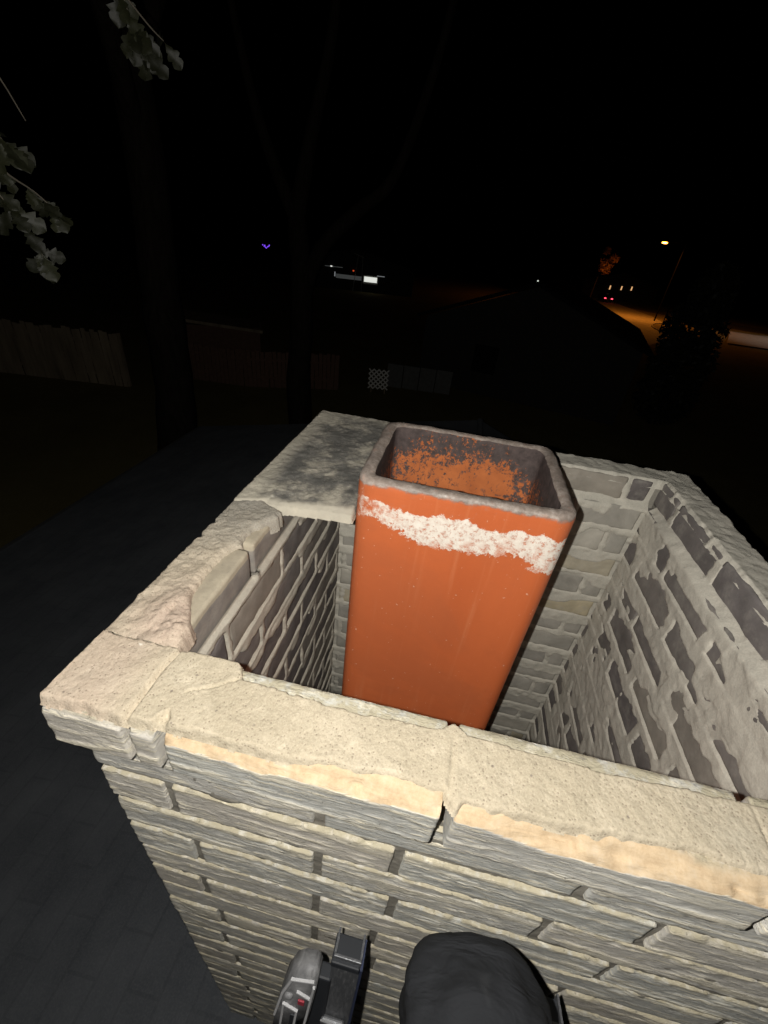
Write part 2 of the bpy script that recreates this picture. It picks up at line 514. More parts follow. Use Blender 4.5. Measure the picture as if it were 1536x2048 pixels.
def inner_brick(p0, p1, mat, res=.011, rough=1.0):
    p0 = np.array(p0, float); p1 = np.array(p1, float)
    dims = p1 - p0; cen = (p0 + p1) / 2
    ns = [max(3, int(d / res)) for d in dims]
    P, Fq = box_grid(dims, ns)
    P, n = rounded(P, dims, .004)
    Wd = P + cen
    P = P + n * ((fbm(Wd * 28, 4, 3) - .5) * .005 * rough + (fbm(Wd * 110, 6, 2) - .5) * .0022)[:, None]
    me = raw_mesh("brick", P, Fq)
    link("brick", me, mat, chim, Vector(cen))

def spans(a, b, first, L=.305, gap=.0125):
    """brick spans between a and b with joints at first + n L"""
    js = [first + i * L for i in range(-5, 8)]
    js = [j for j in js if a + .03 < j < b - .03]
    e = [a] + js + [b]
    return [(e[i] + (gap / 2 if i else 0), e[i + 1] - (gap / 2 if i < len(e) - 2 else 0)) for i in range(len(e) - 1)]

NROW, NIN = 23, 17
# --- front wall, stretchers; the top course stands proud of the face
for k in range(NROW):
    z1 = -k * S - (.006 if k == 0 else 0)
    res = 1.0 if k < 5 else (1.45 if k < 9 else 2.3)
    if k == 0:
        for a, b in [(.002, .0985), (.108, .1355), (.1475, .4395), (.4525, .7445), (.7575, 1.0394)]:
            front_brick(a, b, 0.0, z1, YF, 1 if a > .14 else 2, 1.0, .0735)
    else:
        first = .315 if k % 2 else (.1117 if k % 4 == 2 else .1245)
        for a, b in spans(C, W - C, first):
            jit = random.uniform(-.001, .001)
            front_brick(a, b, C + jit, z1 - random.uniform(0, .0025), YF, 0, res)

# --- left, back and right walls
LI = .215
def jl(k): return .315 if k % 2 == 0 else .2075
def jb(k): return .66 if k % 2 == 0 else .5525
def jr(k): return .36 if k % 2 == 0 else .2525
for k in range(NIN):
    z1 = -k * S - (.0105 if k == 0 else 0)
    z0 = -k * S - BH - (.004 if k == 0 else 0)
    o = 0.0015 if k == 0 else C
    for a, b in spans(YF + .012, D - o, jl(k), LI):
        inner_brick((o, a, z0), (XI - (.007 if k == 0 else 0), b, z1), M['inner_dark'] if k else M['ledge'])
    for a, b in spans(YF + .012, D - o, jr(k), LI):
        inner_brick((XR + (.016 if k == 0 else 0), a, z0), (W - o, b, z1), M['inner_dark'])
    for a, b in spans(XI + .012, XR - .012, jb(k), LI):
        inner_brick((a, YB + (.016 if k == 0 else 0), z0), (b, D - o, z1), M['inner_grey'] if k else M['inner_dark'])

def sheet(name, mat, O, U, V, N, ul, vl, res, hfun, cut=None, attrs=None, parent=chim):
    O, U, V, N = [np.array(a, float) for a in (O, U, V, N)]
    nu, nv = int(ul / res) + 1, int(vl / res) + 1
    u, v = np.meshgrid(np.linspace(0, ul, nu), np.linspace(0, vl, nv), indexing='ij')
    u, v = u.ravel(), v.ravel()
    P0 = O + np.outer(u, U) + np.outer(v, V)
    h = hfun(u, v, P0)
    P = P0 + np.outer(h, N)
    I = np.arange(nu * nv).reshape(nu, nv)
    Fq = np.stack([I[:-1, :-1], I[1:, :-1], I[1:, 1:], I[:-1, 1:]], -1).reshape(-1, 4)
    if np.dot(np.cross(U, V), N) < 0: Fq = Fq[:, ::-1]
    if cut is not None:
        Fq = Fq[(h[Fq] > cut).any(1)]
        used = np.zeros(len(P), bool); used[Fq.ravel()] = True
        rm = np.cumsum(used) - 1
        Fq = rm[Fq]; P = P[used]
    else:
        used = np.ones(len(P), bool)
    me = raw_mesh(name, P, Fq)
    if attrs:
        for nm, fn in attrs.items():
            at = me.attributes.new(nm, 'FLOAT', 'POINT')
            at.data.foreach_set("value", fn(u, v, P0)[used].astype(np.float32))
    return link(name, me, mat, parent)

def joint_dist(s, z, jf, L=.215):
    """distance to the nearest bed joint and the nearest head joint on a wall coordinate s"""
    t = (-z - (S - (S - BH) / 2)) / S
    kb = np.round(t)
    db = -z - ((kb + 1) * S - (S - BH) / 2)
    k = np.clip(np.floor(-z / S), 0, 40).astype(int)
    first = np.where(k % 2 == 0, jf(0), jf(1))
    dh = s - (first + np.round((s - first) / L) * L)
    return db, np.abs(dh), k

# raked joints of the front face
def h_front(u, v, P):
    s, z = P[:, 0], P[:, 2]
    r = -.0050 + .003 * (fbm(P * 40, 11, 4) - .5) + .003 * (fbm(P * 130, 12, 3) - .5)
    blob = sst(.74, .80, fbm(np.stack([s * 11, s * 0, z * 16], 1), 15, 3))
    return np.minimum(r, -.003) + blob * .004
sheet("mortar", M['joint'], (C + .004, C, -.076), (1, 0, 0), (0, 0, -1), (0, -1, 0), W - 2 * C - .008, 1.86, .004, h_front)

# squeezed mortar inside: a thick, ragged relief that overlaps the brick faces
def h_left(u, v, P):
    s, z = P[:, 1], P[:, 2]
    db, dh, k = joint_dist(s, z, jl)
    n1 = fbm(np.stack([s * 16, s * 0, z * 22], 1), 101, 4) - .5
    n2 = fbm(np.stack([s * 55, s * 0, z * 55], 1), 105, 4) - .5
    big = sst(.52, .62, fbm(np.stack([s * 7, s * 0 + k * 3.1, z * 9], 1), 111, 3))
    wb = .009 + .012 * n1 + .008 * n2 + big * .017
    wb = np.where(db > 0, wb, .0072 + .002 * n2)
    a = sst(-.0012, .0012, wb - np.abs(db))
    b = sst(-.0012, .0012, .0075 + .008 * n1 + .006 * n2 - dh)
    m = np.maximum(a, b)
    return -.004 + m * (.0062 + .003 * n1 + .002 * n2 + big * .002)
sheet("mortar", M['slob_l'], (XI, YF, -.062), (0, 1, 0), (0, 0, -1), (1, 0, 0), YB - YF, 1.4, .0034, h_left)

def h_right(u, v, P):
    s, z = P[:, 1], P[:, 2]
    db, dh, k = joint_dist(s, z, jr)
    n1 = fbm(np.stack([s * 12, s * 0, z * 14], 1), 201, 4) - .5
    n2 = fbm(np.stack([s * 50, s * 0, z * 50], 1), 205, 4) - .5
    big = sst(.44, .62, fbm(np.stack([s * 5, s * 0 + k * 2.7, z * 7], 1), 211, 3))
    wb = .016 + .034 * n1 + .022 * n2 + big * .032 * (k > 0)
    wb = np.where(db < 0, .0075 + .003 * n2, wb * 1.12)
    a = sst(-.0015, .0015, wb - np.abs(db))
    b = sst(-.0015, .0015, .013 + .030 * n1 + .014 * n2 - dh)
    skim = sst(.575, .61, fbm(np.stack([s * 6.5, s * 0, z * 6.5], 1), 231, 4)) * (z < -.09)
    m = np.maximum(np.maximum(a, b), skim * .8)
    return -.004 + m * (.0075 + .006 * n1 + .005 * n2) - .0175 * sst(-.092 + .02 * n1, -.068 + .02 * n1, z)
sheet("mortar", M['slob_r'], (XR, YF, -.024), (0, 1, 0), (0, 0, -1), (-1, 0, 0), YB - YF, 1.4, .0034, h_right)

def h_back(u, v, P):
    s, z = P[:, 0], P[:, 2]
    db, dh, k = joint_dist(s, z, jb)
    n1 = fbm(np.stack([s * 14, s * 0, z * 18], 1), 301, 4) - .5
    n2 = fbm(np.stack([s * 50, s * 0, z * 60], 1), 305, 4) - .5
    big = sst(.46, .6, fbm(np.stack([s * 6, s * 0 + k * 2.7, z * 8], 1), 311, 3)) * (k > 0)
    wb = .011 + .020 * n1 + .012 * n2 + big * .030
    wb = np.where(db < 0, .0085 + .004 * n2, wb)
    m = np.maximum(sst(-.004, .004, wb - np.abs(db)), sst(-.004, .004, .008 + .014 * n1 + .01 * n2 - dh))
    return -.003 + m * (.0055 + .003 * n1 + .003 * n2) + .004 * n2 - .0165 * sst(-.092, -.072, z)
sheet("mortar", M['slob_b'], (XI, YB, -.024), (1, 0, 0), (0, 0, -1), (0, -1, 0), XR - XI, 1.4, .004, h_back)

# ----- the sandy wash on top of the front wall
def interp(x, pts): return np.interp(x, [p[0] for p in pts], [p[1] for p in pts])
def h_wash(u, v, P):
    x, y = P[:, 0], P[:, 1]
    z0 = np.zeros_like(x)
    n1 = fbm(np.stack([x * 18, y * 18, z0], 1), 401, 4) - .5
    n2 = fbm(np.stack([x * 70, y * 70, z0], 1), 405, 4) - .5
    yo = interp(x, [(0, .004), (.1, .004), (.14, .008), (.155, .008), (.25, .010), (.36, .017), (.44, .020), (.452, .004), (.46, .012), (.6, .020), (.75, .022), (.9, .020), (1.04, .012)]) + .012 * n1 + .006 * n2
    yi = interp(x, [(0, .1), (.185, .1), (.20, .082), (.3, .076), (.43, .08), (.4458, .092), (.46, .08), (.6, .077), (.75, .083), (.86, .08), (1.04, .094)]) + .006 * n1 + .004 * n2
    m = np.minimum(sst(-.002, .003, y - yo), sst(-.001, .001, yi - y))
    h = -.013 + m * (.013 + .004 * n1 + .0022 * n2)
    cr = np.abs(x - (interp(y, [(0, .1035), (.04, .104), (.07, .1035), (.1, .109)]) + .005 * n1 + .002 * n2))
    h -= .007 * (1 - sst(.0012, .0042, cr)) * m
    hole = np.abs(x - .1415 - .006 * n2) + np.clip(y - .018, 0, 1) * .8
    h -= .008 * (1 - sst(.004, .008, hole)) * m
    for jx in (.4458, .7508):
        g = np.abs(x - jx - .003 * n1) + np.clip(y - .03, 0, 1) * .06
        h -= .0022 * (1 - sst(.0012, .005, g)) * m
    # hairline crack curving away from the inner lip
    c2 = np.abs(y - interp(x, [(.12, .02), (.15, .052), (.18, .068), (.197, .082), (.203, .1)]) - .003 * n1)
    h -= .0022 * (1 - sst(.0006, .0018, c2)) * (x > .145) * (x < .204)
    return h + m * .0013 * (fbm(np.stack([x * 260, y * 260, z0], 1), 411, 2) - .5)
sheet("mortar_wash", M['wash'], (.004, .001, -.0005), (1, 0, 0), (0, 1, 0), (0, 0, 1), W - .008, .101, .0019, h_wash, -.0125,
      dict(pink=lambda u, v, P: .5 * sst(.12, .05, P[:, 0]), soot=lambda u, v, P: .5 * sst(.62, 1.04, P[:, 0])))

# ----- the broken cap on the left wall
XIN = [(.09, .109), (.1, .106), (.115, .1), (.13, .098), (.15, .09), (.165, .080), (.18, .070), (.2, .064), (.24, .062), (.285, .066), (.31, .080), (.34, .074), (.36, .078), (.385, .09), (.405, .102), (.425, .100), (.44, .07), (.46, .06), (.5, .05)]
def h_cap(u, v, P):
    x, y = P[:, 0], P[:, 1]; z0 = np.zeros_like(x)
    n1 = fbm(np.stack([x * 22, y * 22, z0], 1), 501, 4) - .5
    n2 = fbm(np.stack([x * 80, y * 80, z0], 1), 505, 4) - .5
    xin = interp(y, XIN) + .010 * n1 + .006 * n2
    xo = .0015 + .004 * (n1 + n2) + .0065 * (1 - sst(.003, .006, np.abs(y - .312))) + .006 * (1 - sst(.003, .007, np.abs(y - .352)))
    lump = np.exp(-(((x - .072) / .04) ** 2 + ((y - .135) / .045) ** 2))
    m = np.minimum(sst(-.0008, .0012, xin - x), sst(-.001, .0025, x - xo))
    edge = sst(.0, .011, xin - x)
    return -.032 + m * (.0265 + edge * .005 + .005 * n1 + .0026 * n2 + lump * (.004 + .010 * n2) + .0022 * (fbm(np.stack([x * 230, y * 230, z0], 1), 511, 3) - .5) + .004 * (fbm(np.stack([x * 55, y * 55, z0], 1), 521, 3) - .5))
sheet("mortar_wash", M['wash'], (0, .0975, -.0005), (1, 0, 0), (0, 1, 0), (0, 0, 1), .115, .40, .0019, h_cap, -.0315,
      dict(pink=lambda u, v, P: .75 * np.exp(-(((P[:, 0] - .07) / .05) ** 2 + ((P[:, 1] - .14) / .07) ** 2)) + .15,
           soot=lambda u, v, P: .12 + .8 * sst(.2, .42, P[:, 1] + .1 * (fbm(P * 18, 71) - .5)) + .25 * (fbm(P * 30, 77) - .5)))

# ----- what is left of the concrete crown, between the left wall and the flue
YED = [(0, .42), (.04, .43), (.062, .440), (.09, .436), (.12, .448), (.15, .451), (.19, .456), (.232, .459), (.26, .5), (.3, .75)]
def h_slab(u, v, P):
    x, y = P[:, 0], P[:, 1]; z0 = np.zeros_like(x)
    n1 = fbm(np.stack([x * 14, y * 14, z0], 1), 601, 4) - .5
    n2 = fbm(np.stack([x * 75, y * 75, z0], 1), 605, 4) - .5
    ye = interp(x, YED) + .006 * n1 + .006 * n2
    d = np.minimum(y - ye, np.minimum(x - .001 - .004 * n2 - .004 * n1, D - .001 - y + .003 * n2))
    d = np.minimum(d, np.where(y < .79, .2285 - x + .001, 9))
    m = sst(-.0008, .0012, d); e = sst(0, .016, y - ye)
    return -.0225 + m * (.0165 + .006 * e + .007 * n1 + .003 * n2 + .0018 * (fbm(np.stack([x * 170, y * 170, z0], 1), 611, 3) - .5))
sheet("crown_slab", M['slab'], (0, .41, .0005), (1, 0, 0), (0, 1, 0), (0, 0, 1), .60, D - .41, .0027, h_slab, -.022,
      dict(soot=lambda u, v, P: np.clip(sst(.01, .07, P[:, 0] + .03 * (fbm(P * 20, 8) - .5)) * sst(.012, .035, P[:, 1] - interp(P[:, 0], YED) + .03 * (fbm(P * 25, 18) - .5)) * sst(D + .03, D - .10, P[:, 1]) + .12 * sst(.008, .03, P[:, 1] - interp(P[:, 0], YED)), 0, 1)))

# ----- thin wash on the back and right walls
def h_br(u, v, P):
    x, y = P[:, 0], P[:, 1]; z0 = np.zeros_like(x)
    n1 = fbm(np.stack([x * 13, y * 13, z0], 1), 701, 4) - .5
    n2 = fbm(np.stack([x * 60, y * 60, z0], 1), 705, 4) - .5
    inn = np.maximum(x - XR, y - YB) - .018 + .012 * n1 + .008 * n2
    out = np.minimum(W - .001 - x, D - .001 - y) + .004 * n2
    m = np.minimum(sst(-.001, .004, inn), sst(-.001, .003, out))
    return -.026 + m * (.024 + .010 * n1 + .005 * n2)
def inner_mask(o): return o
sheet("mortar_wash", M['slob_b'], (.601, YB - .012, -.001), (1, 0, 0), (0, 1, 0), (0, 0, 1), W - .601, D - YB + .012, .003, h_br, -.0255)
sheet("mortar_wash", M['slob_r'], (XR - .012, .103, -.001), (1, 0, 0), (0, 1, 0), (0, 0, 1), W - XR + .012, YB - .012 - .103, .003, h_br, -.0255)

# ----- hidden core of the walls and the floor of the shaft
bm = bmesh.new()
for c, d in [((.055, .53, -.72), (.05, .86, 1.39)), ((.99, .53, -.72), (.05, .86, 1.39)), ((.52, .922, -.72), (.88, .05, 1.39)),
             ((W / 2, D / 2 + .02, -1.98), (W - 2 * C - .02, D - 2 * C - .06, 1.1)), ((W / 2, .06, -1.0), (W - 2 * C - .03, .055, 1.8))]:
    add_box(bm, c, d)
bm_obj("mortar_core", bm, M['joint'], chim)

# ------------------------------------------------------------------ clay flue liner
FX, FY, FW, FD, FH = .2301, .4593, .4005, .3251, .0789
flue = thing("flue_liner", "square orange clay flue liner with white mortar smears below its rim", "flue liner", (FX, FY, FH))
def ring(x0, y0, x1, y1, r, n):
    pts = []
    for cx, cy, a0 in ((x1 - r, y0 + r, -90), (x1 - r, y1 - r, 0), (x0 + r, y1 - r, 90), (x0 + r, y0 + r, 180)):
        for i in range(n + 1):
            a = math.radians(a0 + 90 * i / n)
            pts.append((cx + r * math.cos(a), cy + r * math.sin(a)))
    # extra points along the straight sides
    out = []
    for i, p in enumerate(pts):
        q = pts[(i + 1) % len(pts)]
        L = math.dist(p, q); k = max(1, int(L / .012))
        for j in range(k): out.append((p[0] + (q[0] - p[0]) * j / k, p[1] + (q[1] - p[1]) * j / k))
    return np.array(out)
def loft(rings):
    n = len(rings[0])
    V = np.concatenate(rings)
    F = []
    for i in range(len(rings) - 1):
        a = np.arange(n) + i * n; b = np.roll(np.arange(n), -1) + i * n
        F.append(np.stack([a, b, b + n, a + n], 1))
    return V, np.concatenate(F)
T = .028
def R3(inset, z, r):
    p = ring(inset, inset, FW - inset, FD - inset, r, 6)
    return np.column_stack([p, np.full(len(p), z)])
N0 = len(R3(0, 0, .034))
def Rk(inset, z, r, N=N0):
    p = R3(inset, z, r)
    # resample to N points so that rings match
    c = np.vstack([p, p[:1]]); s = np.r_[0, np.cumsum(np.linalg.norm(np.diff(c, axis=0), axis=1))]
    t = np.linspace(0, s[-1], N, endpoint=False)
    return np.column_stack([np.interp(t, s, c[:, i]) for i in range(3)])
zs = list(np.linspace(-1.52, -.03, 60)) + [-.02, -.012]
outer = [Rk(0, z, .034) for z in zs] + [Rk(.0012, -.006, .034), Rk(.004, -.0022, .032), Rk(.009, -.0002, .030), Rk(.014, 0, .027), Rk(.020, -.0003, .024), Rk(.024, -.002, .021), Rk(.027, -.005, .02)]
V, Fq = loft(outer)
wob = fbm(V * np.array([25, 25, 8]), 801, 4) - .5
rimk = sst(-.03, -.002, V[:, 2])
cen = np.array([FW / 2, FD / 2])
dirv = V[:, :2] - cen; dirv /= np.linalg.norm(dirv, axis=1, keepdims=True)
V[:, :2] += dirv * (wob * (.0012 + .0035 * rimk))[:, None]
V[:, 2] += rimk * (fbm(V * 45, 805, 4) - .5) * .006
me = raw_mesh("outer_shell", V, Fq)
link("outer_shell", me, M['flue'], flue, (FX, FY, FH))
inn = [Rk(.0265, -.004, .02)] + [Rk(T, z, .02) for z in [-.012] + list(np.linspace(-.03, -1.5, 50))]
V, Fq = loft(inn)
V[:, 2] += sst(-.03, -.002, V[:, 2]) * (fbm(V * 45, 805, 4) - .5) * .006
me = raw_mesh("inner_bore", V, Fq)
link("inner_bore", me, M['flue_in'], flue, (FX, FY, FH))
V, Fq = loft([Rk(0.0005, -1.519, .034), Rk(T, -1.5, .02)])
link("bottom_edge", raw_mesh("bottom_edge", V, Fq), M['flue'], flue, (FX, FY, FH))

# ------------------------------------------------------------------ the house the chimney stands on
m_roof = NB("dark_shingle", .95, .1)
_f = m_roof.noise(2.2, 8, .7); _g = m_roof.noise(140, 4, .7)
_bt = m_roof.t.nodes.new('ShaderNodeTexBrick'); m_roof.L(m_roof.scale((1, 1, 1)), _bt.inputs['Vector'])
_mp = _bt.inputs['Vector'].links[0].from_node; _mp.inputs['Rotation'].default_value = (0, 0, math.pi / 2)
_bt.inputs['Color1'].default_value = (.97, .97, .97, 1); _bt.inputs['Color2'].default_value = (1.03, 1.03, 1.03, 1); _bt.inputs['Mortar'].default_value = (.90, .90, .90, 1)
_bt.inputs['Scale'].default_value = 1; _bt.inputs['Mortar Size'].default_value = .006; _bt.inputs['Brick Width'].default_value = .31; _bt.inputs['Row Height'].default_value = .142
m_roof = m_roof.done(m_roof.mix(1.0, _bt.outputs['Color'], m_roof.mix(m_roof.math('MULTIPLY', m_roof.maprange(_g, .4, .75), .5), m_roof.ramp(_f, [(.3, (.066, .072, .082)), (.7, (.125, .132, .144))]), (.15, .155, .165)), 'MULTIPLY'), m_roof.bump(_g, .6, .004))
m_wall = plain("house_wall_paint", (.3, .28, .24), .8)
RX, RZ, EX, EZ, GX, GZ, Y0, Y1 = .9, -1.85, -4.15, -2.86, 4.2, -3.2, -6.0, 6.6
house = thing("house", "house under the chimney with a dark shingled roof sloping down to the left", "house", (0, 0, -5.2))
def shingles(xa, za, xb, zb):
    L = math.dist((xa, za), (xb, zb)); n = int(L / .145)
    V, F = [], []
    dx, dz = (xb - xa) / L, (zb - za) / L
    nx, nz = (-dz, dx) if dx > 0 else (dz, -dx)
    m = 60
    for i in range(n + 1):
        s0, s1 = i * .145, min((i + 1) * .145, L + .02)
        b = len(V)
        for j in range(m + 1):
            y = Y0 + (Y1 - Y0) * j / m
            for s, t in ((s0 - .01, .001), (s1, .0075 + random.uniform(0, .002)), (s1, -.006)):
                V.append((xa + dx * s + nx * t, y, za + dz * s + nz * t))
        for j in range(m):
            for q in range(2):
                a = b + j * 3 + q
                F.append((a, a + 1, a + 4, a + 3))
    return raw_mesh("shingle_courses", V, F, False)
link("shingle_courses", shingles(RX, RZ, EX, EZ), m_roof, house)["kind"] = "stuff"
link("shingle_courses", shingles(RX, RZ, GX, GZ), m_roof, house)["kind"] = "stuff"
bm = bmesh.new(); add_tube(bm, [(RX, Y0, RZ - .01), (RX, -.05, RZ - .01)], [.05, .05], 8); add_tube(bm, [(RX, D + .02, RZ - .01), (RX, Y1, RZ - .01)], [.05, .05], 8)
bm_obj("ridge_cap", bm, m_roof, house)
bm = bmesh.new()
va = [(EX + .4, EZ - .02), (RX, RZ - .06), (GX - .4, GZ + .06), (GX - .4, -5.2), (EX + .4, -5.2)]
for y in (Y0 + .3, Y1 - .3):
    pass
a = [bm.verts.new((x, Y0 + .3, z)) for x, z in va]; b = [bm.verts.new((x, Y1 - .3, z)) for x, z in va]
bm.faces.new(a); bm.faces.new(b[::-1])
for i in range(5):
    if i in (0, 1): continue
    bm.faces.new((a[i], b[i], b[(i + 1) % 5], a[(i + 1) % 5]))
bm_obj("wall", bm, m_wall, house)
bm = bmesh.new(); add_box(bm, (EX - .05, (Y0 + Y1) / 2, EZ - .06), (.09, Y1 - Y0, .1)); bm_obj("gutter", bm, plain("gutter_paint", (.06, .06, .06)), house)

# ------------------------------------------------------------------ extension ladder leaning on the chimney
m_rail = NB("worn_dark_rail", .45, .5)
_s = m_rail.noise(1, 5, .6, vec=m_rail.scale((260, 260, 5)))
m_rail.b.inputs["Metallic"].default_value = .35
m_rail = m_rail.done(m_rail.mix(m_rail.maprange(_s, .5, .75), (.085, .088, .095), (.17, .17, .175)), m_rail.bump(_s, .3, .001), m_rail.maprange(_s, .3, .7, .35, .6))
m_alu = NB("scuffed_aluminium", .6, .35)
m_alu.b.inputs["Metallic"].default_value = .25
_s = m_alu.noise(34, 6, .7, dist=1.2)
m_alu = m_alu.done(m_alu.ramp(_s, [(.3, (.09, .09, .095)), (.55, (.20, .20, .205)), (.75, (.38, .38, .39))]), m_alu.bump(_s, .35, .002))
m_rib = plain("pale_grey_plastic", (.42, .42, .43), .5)
m_blk = plain("black_rubber", (.018, .02, .024), .6)
m_navy = plain("navy_edge", (.022, .028, .055), .5)
m_red = plain("red_sticker", (.28, .03, .045), .6)
lad = thing("ladder", "dark extension ladder leaning on the chimney front with a grey guide bracket", "ladder", (.54, -.36, -1.95))
top = Vector((.377, -.040, -.398)); dirL = (Vector((.380, -.36, -1.95)) - top).normalized()
def along(x, t, off=(0, 0, 0)): return Vector((x, top.y, top.z)) + dirL * t + Vector(off)
rotL = Matrix(((1, 0, 0), (0, -dirL.z, -dirL.y), (0, dirL.y, -dirL.z)))
fn = rotL @ Vector((0, 1, 0))
def rail(x, mir):
    bm = bmesh.new()
    Lr = 1.5
    add_box(bm, along(x, Lr / 2), (.040, .004, Lr), rotL, .001)                       # web towards the climber
    for sx in (-1, 1):
        add_box(bm, along(x + sx * .0185, Lr / 2) + fn * .016, (.003, .028, Lr), rotL)
    r = bm_obj("rail", bm, m_rail, lad)
    bm = bmesh.new(); add_box(bm, along(x + .0215 * mir, Lr / 2) + fn * .012, (.0035, .034, Lr - .02), rotL); bm_obj("edge_strip", bm, m_navy, r)
    bm = bmesh.new(); add_box(bm, along(x, .012) + fn * .010, (.041, .034, .012), rotL, .002); bm_obj("end_cap", bm, m_blk, r)
    bm = bmesh.new(); add_box(bm, along(x - .003, .245) - fn * .006, (.036, .008, .16), rotL, .003); add_box(bm, along(x - .003, .315) - fn * .012, (.026, .006, .012), rotL, .002); bm_obj("bracket", bm, m_alu if False else m_rail, r)
    bm = bmesh.new(); add_box(bm, along(x - .003, .166) - fn * .0105, (.036, .0025, .003), rotL); bm_obj("bright_edge", bm, m_alu, r)
    bm = bmesh.new(); add_box(bm, along(x - .003, .262) - fn * .0118, (.022, .003, .035), rotL, .001); bm_obj("bright_plate", bm, m_alu, r)
    return r
rail(.380, 1); rail(.655, 1)
for i in range(5):
    t = .35 + .27 * i
    if i == 0: t = .42
    bm = bmesh.new(); add_tube(bm, [along(.403, t) + fn * .03, along(.632, t) + fn * .03], [.016, .016], 12); bm_obj("rung", bm, m_alu, lad)
for i, x in ((0, .380), (1, .655)):
    bm = bmesh.new(); add_box(bm, along(x, 1.495), (.06, .09, .03), rotL, .004); bm_obj("foot", bm, m_blk, lad)
# guide bracket on the outer section, a rounded casting with ribs, a rivet and a red sticker
def casting():
    prof = [(-.027, -.24), (.012, -.24), (.020, -.10), (.0235, -.02), (.022, -.005), (.016, .0), (.002, -.003), (-.008, -.016), (-.017, -.06), (-.0235, -.13)]
    bm = bmesh.new()
    f = [bm.verts.new((x, -.013, z)) for x, z in prof]; b = [bm.verts.new((x, .017, z)) for x, z in prof]
    n = len(prof); bm.faces.new(f); bm.faces.new(b[::-1])
    for i in range(n): bm.faces.new((f[i], b[i], b[(i + 1) % n], f[(i + 1) % n]))
    bmesh.ops.bevel(bm, geom=list(bm.edges), offset=.0018, segments=2, affect='EDGES')
    return bm
P_ = Vector((.318, -.052, -.425))
MX = Matrix.Translation(P_) @ rotL.to_4x4() @ Matrix.Diagonal((1.22, 1, 1, 1))
def place(bm): bmesh.ops.transform(bm, matrix=MX, verts=bm.verts); return bm
g = bm_obj("guide_bracket", place(casting()), m_alu, lad, True)
bm = bmesh.new()
bm.free()
for (xa, za), (xb, zb) in (((-.023, -.13), (-.016, -.062)), ((-.016, -.062), (-.006, -.016)), ((-.006, -.016), (.019, -.006)), ((.0205, -.02), (.0165, -.11)), ((.0165, -.11), (.010, -.23)), ((-.013, -.09), (-.016, -.22)), ((.004, -.10), (.000, -.22)), ((-.013, -.09), (.004, -.10)), ((.002, -.045), (.018, -.055))):
    bm = bmesh.new(); dx_, dz_ = xb - xa, zb - za
    add_box(bm, ((xa + xb) / 2, -.0145, (za + zb) / 2), (.003, .004, math.hypot(dx_, dz_) + .002), Matrix.Rotation(math.atan2(dx_, dz_), 3, 'Y'), .0008)
    bm_obj("rib", place(bm), m_rib, g)
bm = bmesh.new(); bmesh.ops.create_uvsphere(bm, u_segments=12, v_segments=8, radius=.0055, matrix=Matrix.Translation((-.008, -.0135, -.064))); bm_obj("rivet", place(bm), m_alu, g, True)
bm = bmesh.new(); add_box(bm, (.008, -.0145, -.072), (.008, .0025, .011), None, .0008); bm_obj("red_sticker", place(bm), m_red, g)
bm = bmesh.new(); add_box(bm, (.001, -.0142, -.155), (.009, .0022, .08), None, .0008); bm_obj("slot", place(bm), m_blk, g)
bm = bmesh.new(); add_box(bm, (.028, .01, -.14), (.02, .02, .22), None, .003); bm_obj("spacer_block", place(bm), m_blk, g)

# ------------------------------------------------------------------ the climber: knee against the bricks
def skin(name, verts, edges, rads, mat, parent=None, sub=2):
    me = bpy.data.meshes.new(name)
    me.from_pydata([Vector(v) for v in verts], edges, [])
    o = link(name, me, mat, parent)
    md = o.modifiers.new("skin", 'SKIN'); md.use_smooth_shade = True
    for i, r in enumerate(rads):
        sv = me.skin_vertices[0].data[i]
        sv.radius = r if isinstance(r, tuple) else (r, r)
        sv.use_root = (i == 0)
    ms = o.modifiers.new("subdivision", 'SUBSURF'); ms.levels = sub; ms.render_levels = sub
    return o
mt = NB("black_trousers", .9, .15)
_w = mt.noise(900, 2, .5); _c = mt.noise(9, 4, .5, dist=1.0)
_fold = mt.noise(1, 3, .5, vec=mt.scale((14, 30, 14)), dist=1.2)
mt = mt.done(mt.mix(n_ := mt.math('MULTIPLY', mt.maprange(_c, .60, .70), .35), (.017, .018, .0205), (.05, .052, .055)), mt.bump(_fold, .5, .02, mt.bump(_w, .25, .001)))
m_skin = plain("skin", (.55, .36, .27), .6, var=.08); m_jack = plain("dark_jacket", (.03, .032, .04), .9); m_shoe = plain("dark_boots", (.03, .027, .025), .7); m_hair = plain("dark_hair", (.03, .022, .018), .6)
SH = Vector((0, -.008, 0))
J = dict(pel=(.47, -.60, -.33), hr=(.555, -.57, -.34), hl=(.385, -.58, -.36), tr=(.535, -.30, -.255), kr=(.525, -.052, -.225), sr=(.545, -.19, -.60), ar=(.545, -.235, -.83), fr=(.545, -.13, -.875),
         kl=(.42, -.50, -.80), al=(.425, -.50, -1.22), fll=(.425, -.36, -1.27), ch=(.45, -.66, .02), nk=(.44, -.645, .27), hd=(.43, -.60, .42), sl=(.26, -.65, .20), sr2=(.64, -.65, .20), el=(.22, -.47, -.02), er=(.66, -.47, -.02), wl=(.31, -.33, .20), wr=(.54, -.33, .20))
per = thing("person", "person in black trousers with a bent knee resting against the chimney front", "person", J['pel'])
nm = list(J); ix = {k: i for i, k in enumerate(nm)}
E_all = [('pel', 'hr'), ('pel', 'hl'), ('hr', 'tr'), ('tr', 'kr'), ('kr', 'sr'), ('sr', 'ar'), ('ar', 'fr'), ('hl', 'kl'), ('kl', 'al'), ('al', 'fll'), ('pel', 'ch'), ('ch', 'nk'), ('nk', 'hd'), ('ch', 'sl'), ('ch', 'sr2'), ('sl', 'el'), ('el', 'wl'), ('sr2', 'er'), ('er', 'wr')]
